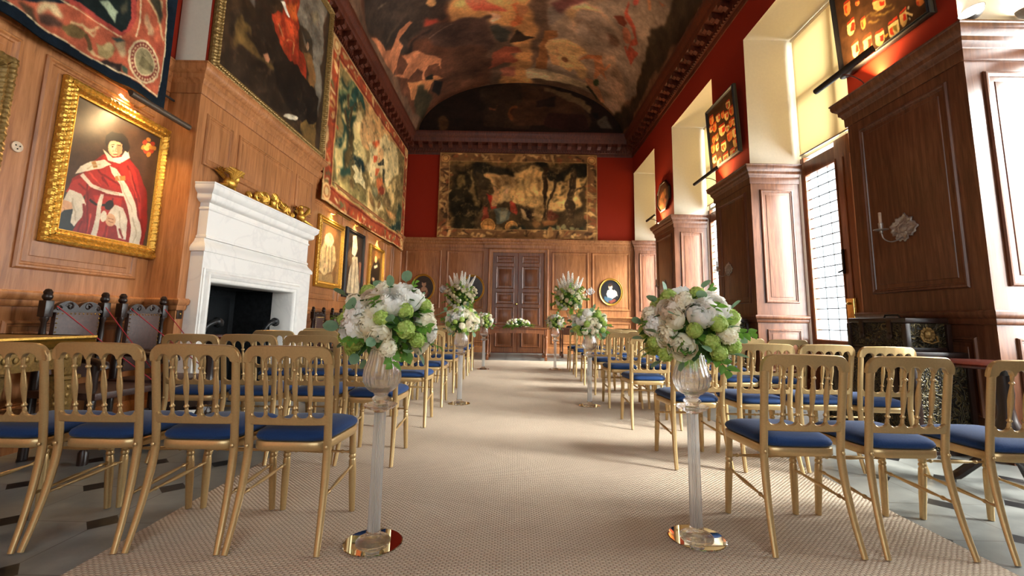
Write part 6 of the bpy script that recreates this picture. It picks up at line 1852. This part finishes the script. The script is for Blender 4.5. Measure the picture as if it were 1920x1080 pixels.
# carved gilt ornaments on the mantel shelf
def blob(bm, c, r, sq=(1, 1, 1), rot=None, n=2):
    m = Matrix.Translation(c) @ (rot or Matrix.Identity(4)) @ Matrix.Diagonal((sq[0] * r, sq[1] * r, sq[2] * r, 1))
    bmesh.ops.create_icosphere(bm, subdivisions=n, radius=1, matrix=m)
def scroll(bm, c, r, turns, y0, w, flip=1, rad=.018):
    pts = []
    for i in range(int(turns * 12) + 1):
        a = i / 12 * 2 * PI; q = 1 - i / (turns * 12) * .8
        pts.append((c[0] + .01 * i / 12, c[1] + flip * r * q * math.cos(a), c[2] + r * q * math.sin(a)))
    tube(bm, pts, [rad * (1 - .5 * i / len(pts)) for i in range(len(pts))], 8)
def eagle(label, y, flip, z=2.375):
    q = thing('gilt_bird', label, 'ornament', (-3.2, y, z + .005), group='gilt birds on the mantel')
    bm = BM()
    blob(bm, (0, 0, .10), .075, (.8, 1.2, .9)); blob(bm, (.02, flip * .06, .17), .05, (.8, .8, 1.3)); blob(bm, (.03, flip * .09, .235), .034, (.9, 1.3, .9))
    tube(bm, [(.03, flip * .12, .235), (.035, flip * .15, .225), (.035, flip * .16, .205)], [.016, .012, .003], 8)
    obj('body', bm, 'gilt', q)
    for s in (-1, 1):
        bm = BM()
        for k_ in range(7):
            a = math.radians(25 + k_ * 16)
            tube(bm, [(s * .03, -flip * .02, .13), (s * (.06 + .01 * k_), -flip * (.02 + .10 * math.cos(a)), .15 + .09 * math.sin(a)), (s * .05, -flip * (.02 + .19 * math.cos(a)), .14 + .13 * math.sin(a))], [.02, .017, .006], 6)
        obj('wing', bm, 'gilt', q)
    bm = BM()
    for k_ in range(5): tube(bm, [(0, -flip * .06, .07), ((k_ - 2) * .02, -flip * .15, .04), ((k_ - 2) * .035, -flip * .24, .02)], [.022, .018, .006], 6)
    for s in (-.03, .03): tube(bm, [(s, .02 * flip, .06), (s, .05 * flip, .012), (s, .1 * flip, .01)], .014, 6)
    obj('tail_and_claws', bm, 'gilt', q)
eagle('gilt carved eagle on the near left end of the mantel shelf', 4.82, 1)
eagle('gilt carved bird with raised neck on the far end of the mantel shelf', 6.5, -1)
q = thing('gilt_scroll_carving', 'gilt scrolling acanthus carving along the middle of the mantel shelf', 'ornament', (-3.2, 5.68, 2.385))
for nm, s in (('acanthus_scroll', -1), ('acanthus_scroll', 1)):
    bm = BM()
    scroll(bm, (0, s * .16, .10), .085, 1.6, 0, .1, s, .026); scroll(bm, (.02, s * .36, .075), .062, 1.5, 0, .1, -s, .024); scroll(bm, (.01, s * .52, .05), .042, 1.3, 0, .1, s, .02)
    for k_ in range(9):
        a = math.radians(20 + 18 * k_); tube(bm, [(.02, s * .26, .05), (.05, s * (.26 + .07 * math.cos(a)), .05 + .07 * math.sin(a)), (.03, s * (.26 + .14 * math.cos(a)), max(.02, .05 + .12 * math.sin(a)))], [.02, .017, .005], 6)
    tube(bm, spline([(0, 0, .03), (0, s * .2, .022), (0, s * .42, .026), (0, s * .6, .02)], 5), [.028] * 11 + [.018] * 5, 8)
    obj(nm, bm, 'gilt', q)
bm = BM(); blob(bm, (.02, 0, .1), .06, (.7, 1, 1.2))
for k_ in range(9):
    a = math.radians(10 + 20 * k_); tube(bm, [(.02, 0, .1), (.05, .06 * math.cos(a), .12 + .06 * math.sin(a)), (.04, .11 * math.cos(a), .12 + .11 * math.sin(a))], [.02, .018, .006], 6)
obj('shell', bm, 'gilt', q)

# ------------------------------------------------------------------ carved armchairs along the left wall
def make_armchair():
    t = thing('carved_armchair', 'x', 'armchair')      # faces +x, back against the wall
    for s in (-1, 1):
        bm = BM()
        lathe(bm, [(.03, 0), (.03, .42), (.024, .43), (.03, .46), (.03, .66), (.02, .68), (.028, .70), (.018, .74), (.024, .84), (.018, .94), (.028, .96), (.028, .98)], 12, c=(-.0, s * .235, 0))
        box(bm, -.032, .032, s * .235 - .032, s * .235 + .032, .98, 1.10, .008)
        lathe(bm, [(.02, 1.10), (.032, 1.115), (.034, 1.13), (.026, 1.145), (.03, 1.16), (.018, 1.18), (0, 1.185)], 14, c=(0, s * .235, 0))
        obj('back_post', bm, 'black_wood', t)
        bm = BM(); lathe(bm, [(.032, 0), (.032, .08), (.02, .1), (.03, .14), (.03, .2), (.018, .24), (.032, .3), (.032, .42), (.02, .46), (.03, .5), (.024, .58), (.032, .62), (.032, .67), (0, .67)], 14, c=(.5, s * .27, 0)); obj('front_leg', bm, 'black_wood', t)
        bm = BM(); tube(bm, spline([(.0, s * .235, .72), (.2, s * .26, .70), (.42, s * .27, .69), (.56, s * .28, .665), (.58, s * .28, .63)], 5), [.026] * 16 + [.032] * 5, 10, flat=1.2); obj('armrest', bm, 'black_wood', t)
        bm = BM(); tube(bm, [(.02, s * .235, .16), (.25, s * .25, .16), (.48, s * .27, .16)], [.014, .024, .014], 10); obj('side_stretcher', bm, 'black_wood', t)
    bm = BM(); box(bm, -.012, .03, -.18, .18, .52, 1.02, .012); bp = obj('back_panel', bm, 'leather', t)
    bm = BM()
    for i in range(15):
        for s in (-1, 1): blob(bm, (.032, s * .17, .54 + i * .033), .006, n=1)
    for i in range(11): blob(bm, (.032, -.165 + i * .033, 1.005), .006, n=1)
    obj('brass_studs', bm, 'brass', bp)
    bm = BM()
    n = 30; R_ = []
    for i in range(n + 1):
        y = -.2 + .4 * i / n; z = 1.03 + .055 * abs(math.sin(PI * (i / n) * 2)) ** .7 * (1 if .05 < i / n < .95 else .3) + .02 * math.sin(PI * i / n)
        R_.append([bm.verts.new(p) for p in ((-.015, y, 1.015), (-.015, y, z), (.025, y, z), (.025, y, 1.015))])
    for a, b in zip(R_, R_[1:]):
        for k_ in range(4): bm.faces.new((a[k_], a[(k_ + 1) % 4], b[(k_ + 1) % 4], b[k_]))
    for s in (-1, 1): scroll(bm, (.02, s * .075, 1.06), .03, 1.3, 0, 0, s, .009); scroll(bm, (.02, s * .16, 1.045), .022, 1.2, 0, 0, -s, .008)
    obj('crest_rail', bm, 'black_wood', t)
    bm = BM(); box(bm, -.02, .55, -.29, .29, .42, .47, .012); obj('seat', bm, 'leather', t)
    bm = BM(); box(bm, .49, .51, -.24, .24, .2, .29, .006); tube(bm, [(.25, -.25, .16), (.25, 0, .16), (.25, .25, .16)], [.014, .024, .014], 10); obj('front_stretcher', bm, 'black_wood', t)
    return t
ac = make_armchair()
AC = [(-3.36, 3.43, 'carved dark armchair with studded leather back, nearest the console table'), (-3.36, 4.05, 'carved dark armchair with studded leather back, beside the fireplace'), (-3.38, 7.75, 'carved dark armchair just beyond the fireplace, under the ruffed portrait'), (-3.38, 8.55, 'carved dark armchair farthest along the left wall, under small portraits')]
ARM = []
for i, (x, y, lb) in enumerate(AC):
    q = ac if i == 0 else copy_tree(ac)
    q.location = (x, y, 0); q.rotation_euler = (0, 0, math.radians((-6, -4, 0, 0)[i])); q.scale = (1, .88, 1)
    tag(q, lb, 'armchair', 'carved armchairs along the left wall'); ARM.append(q)
for q in ARM[:2]:
    for a, b in (((.05, -.2, 1.06), (.55, .2, .50)), ((.05, .2, 1.06), (.56, .26, .50))):
        P0 = Vector(a); P1 = Vector(b); bm = BM()
        tube(bm, [P0, (P0 + P1) / 2 + Vector((.01, 0, -.012)), P1], .004, 6); tag(obj('crimson_cord', bm, 'ribbon', q), 'crimson cord')

# ------------------------------------------------------------------ gilt console table on the left
t = thing('gilt_console_table', 'ornate gilt console table with obelisk legs behind the left chairs', 'console table', (-3.2, 2.56, 0))
bm = BM(); box(bm, -.31, .31, -.53, .53, .793, .825, .008); obj('tabletop', bm, 'gilt_old', t)
t.scale = (1, 1, 1.042)
bm = BM(); mould(bm, [(-.3, -.52), (.3, -.52), (.3, .52), (-.3, .52)], [(0, .755), (.008, .755), (.022, .765), (.028, .785), (.02, .80), (.03, .815), (.028, .828), (0, .83)], side=-1, closed=True); obj('top_moulding', bm, 'gilt_bright', t)
bm = BM()
for y0, y1, x0, x1 in ((-.5, .5, .27, .29), (-.5, -.48, -.28, .28), (.48, .5, -.28, .28)): box(bm, x0, x1, y0, y1, .63, .755, .004)
for i in range(34): blob(bm, (.293, -.48 + i * .029, .745), .009, n=1)
for i in range(16): blob(bm, (.295, -.45 + i * .06, .70), .015, (.4, 1, 1.3), n=2)
for i in range(9): blob(bm, (-.24 + i * .06, -.503, .70), .02, (1, .4, 1.3), n=2); blob(bm, (-.24 + i * .06, -.503, .745), .009, n=1)
obj('carved_apron', bm, 'gilt_old', t)
for sx in (-1, 1):
    for sy in (-1, 1):
        bm = BM(); x, y = sx * .24, sy * .44; R_ = []
        for w_, z in ((.018, .10), (.022, .14), (.05, .55), (.06, .56), (.06, .58), (.04, .59), (.045, .63)):
            R_.append([bm.verts.new((x + a * w_, y + b * w_, z)) for a, b in ((-1, -1), (1, -1), (1, 1), (-1, 1))])
        for a, b in zip(R_, R_[1:]):
            for k_ in range(4): bm.faces.new((a[k_], a[(k_ + 1) % 4], b[(k_ + 1) % 4], b[k_]))
        bm.faces.new(R_[0]); bm.faces.new(R_[-1])
        lathe(bm, [(0, 0), (.03, .004), (.04, .03), (.03, .06), (.018, .08), (.03, .1), (0, .1)], 14, c=(x, y, 0))
        for k_ in range(8): blob(bm, (x, y - .02 - .0035 * k_, .16 + .05 * k_), .010 + .0012 * k_, (1, .7, 1.3), n=1); blob(bm, (x + .02 + .0035 * k_, y, .16 + .05 * k_), .010 + .0012 * k_, (.7, 1, 1.3), n=1)
        obj('obelisk_leg', bm, 'gilt_old', t)

# ------------------------------------------------------------------ round tables
def round_table(label, x, y, h, r):
    t = thing('round_table', label, 'round table', (x, y, 0))
    bm = BM(); lathe(bm, [(0, h - .03), (r - .02, h - .03), (r - .005, h - .025), (r, h - .015), (r - .005, h - .004), (r - .015, h), (0, h)], 48); obj('tabletop', bm, 'mahogany', t)
    bm = BM(); lathe(bm, [(.06, .2), (.045, .24), (.06, .3), (.08, .36), (.05, .44), (.04, .52), (.05, .6), (.045, h - .08), (.09, h - .03)], 20); obj('pedestal', bm, 'black_wood', t)  # pedestal and legs blackened to paint in the shade below the tabletop
    for k_ in range(3):
        a = k_ * 2 * PI / 3 + .5; d = Vector((math.cos(a), math.sin(a), 0))
        bm = BM(); tube(bm, spline([d * .03 + Vector((0, 0, .24)), d * r * .4 + Vector((0, 0, .17)), d * r * .75 + Vector((0, 0, .05)), d * r * .9 + Vector((0, 0, .02))], 5), [.035] * 6 + [.03] * 5 + [.02] * 5, 8); obj('leg', bm, 'black_wood', t)
    return t
round_table('polished round table between the left chairs and fireplace', -2.62, 3.93, .84, .22)
round_table('polished round table at the right edge, behind the front chairs', 3.2, 3.0, .80, .36)

# ------------------------------------------------------------------ chests by the nearest pier
k = N('chased_chest_metal')
v = k.n('ShaderNodeTexVoronoi'); v.inputs['Scale'].default_value = 16; v.feature = 'SMOOTH_F1'
vec = k.co(); nz = k.n('ShaderNodeTexNoise'); nz.inputs['Scale'].default_value = 8; k.l(vec, nz.inputs['Vector'])
vv = k.n('ShaderNodeMix', data_type='RGBA'); vv.inputs[0].default_value = .25; k.l(vec, vv.inputs[6]); k.l(nz.outputs['Color'], vv.inputs[7]); k.l(vv.outputs[2], v.inputs['Vector'])
sn = k.math('SINE', k.math('MULTIPLY', v.outputs['Distance'], 42))
k.col(k.ramp(sn, [(.2, rgb(26, 22, 15)), (.5, rgb(64, 56, 34)), (.9, rgb(104, 92, 58))])); k.bump(sn, .6, .006)
M['chest'] = k.set(Roughness=.4, Metallic=.45)
def chest(name, label, x0, x1, y0, y1, z0, z1, lid, mat='chest', lion=True, hasps=2):
    cx, cy = (x0 + x1) / 2, (y0 + y1) / 2
    t = thing(name, label, 'chest', (cx, cy, z0), group='chests by the piers')
    a, b, h = (x1 - x0) / 2, (y1 - y0) / 2, z1 - z0
    bm = BM(); box(bm, -a, a, -b, b, 0, h - lid, .006); obj('body', bm, mat, t)
    bm = BM(); box(bm, -a - .012, a + .012, -b - .012, b + .012, h - lid + .001, h, .012); ld_ = obj('lid', bm, 'black_wood', t)
    bm = BM()
    for sx in (-1, 1):
        for sy in (-1, 1): box(bm, sx * a - .02, sx * a + .02, sy * b - .02, sy * b + .02, .0, h - lid - .004, .004)
    box(bm, -a - .006, a + .006, -b - .006, b + .006, 0, .03, .004)
    obj('corner_straps', bm, 'black_wood', t)
    if lion:
        bm = BM(); blob(bm, (0, -b - .01, h * .5), .035, (1, .5, 1.1))
        for k_ in range(12):
            aa = 2 * PI * k_ / 12; blob(bm, (math.cos(aa) * .05, -b - .006, h * .5 + math.sin(aa) * .05), .018, (1, .5, 1), n=1)
        em = obj('end_mount', bm, 'gilt_old', t)
        bm = BM(); tube(bm, [(-.07, -b - .012, h * .46), (-.06, -b - .03, h * .3), (0, -b - .035, h * .24), (.06, -b - .03, h * .3), (.07, -b - .012, h * .46)], .008, 8); obj('drop_handle', bm, 'gilt_old', em)
    for i in range(hasps):
        yy = -b + 2 * b * (i + .5) / hasps
        bm = BM(); box(bm, -a - .018, -a - .001, yy - .025, yy + .025, h * .42, h - lid * .4, .005); blob(bm, (-a - .016, yy, h * .42), .03, (.4, 1, 1.2)); obj('hasp', bm, 'bronze', t)
    bm = BM(); tube(bm, [(-.02, -.09, h), (-.02, -.07, h + .03), (-.02, .07, h + .03), (-.02, .09, h)], .008, 8); obj('lid_handle', bm, 'iron', ld_) if lion or mat != 'chest' else bm.free()
    return t
chest('decorated_chest', 'large dark decorated chest on the floor by the nearest pier, beneath another', 3.32, 3.76, 3.78, 4.85, .0, .82, .05, lion=False, hasps=3)
chest('decorated_chest', 'brown chased metal chest with a lion mount, stacked on the larger chest', 3.37, 3.72, 3.88, 4.52, .82, 1.10, .045)
chest('decorated_chest', 'painted chest by the second pier, partly behind flowers', 3.38, 3.74, 7.22, 7.66, .0, 1.1, .05, lion=False)

# ------------------------------------------------------------------ small wall fittings
t = thing('light_switch', 'small square metal light switch on the left wall pilaster', 'switch', (BX + .003, 4.41, 1.02))
bm = BM(); box(bm, 0, .006, -.035, .035, -.05, .05, .002); obj('plate', bm, 'bronze', t)
bm = BM(); blob(bm, (.01, 0, .0), .010, (.8, 1, 1)); obj('toggle', bm, 'brass', t)
t = thing('wall_socket', 'small round white socket plate on the left panelling', 'socket', (-3.628, 3.08, 2.2))
bm = BM(); lathe(bm, [(0, 0), (.04, 0), (.038, .008), (0, .01)], 20, mx=frame_mx((0, 0, 0), (0, 1, 0), (0, 0, 1))); obj('plate', bm, 'paper', t)
bm = BM()
for a in (.5, 2.6, 4.7): blob(bm, (.0105, math.cos(a) * .016, math.sin(a) * .016), .006, n=1)
obj('pin_holes', bm, 'black_paint', t)
bm = BM(); tube(bm, [(-3.55, 3.95, 3.2), (-3.55, 4.33, 3.2)], .012, 8); tag(obj('hanging_rod', bm, 'black_paint'), 'short black rod under the panelling cap by the chimney breast', 'rod')
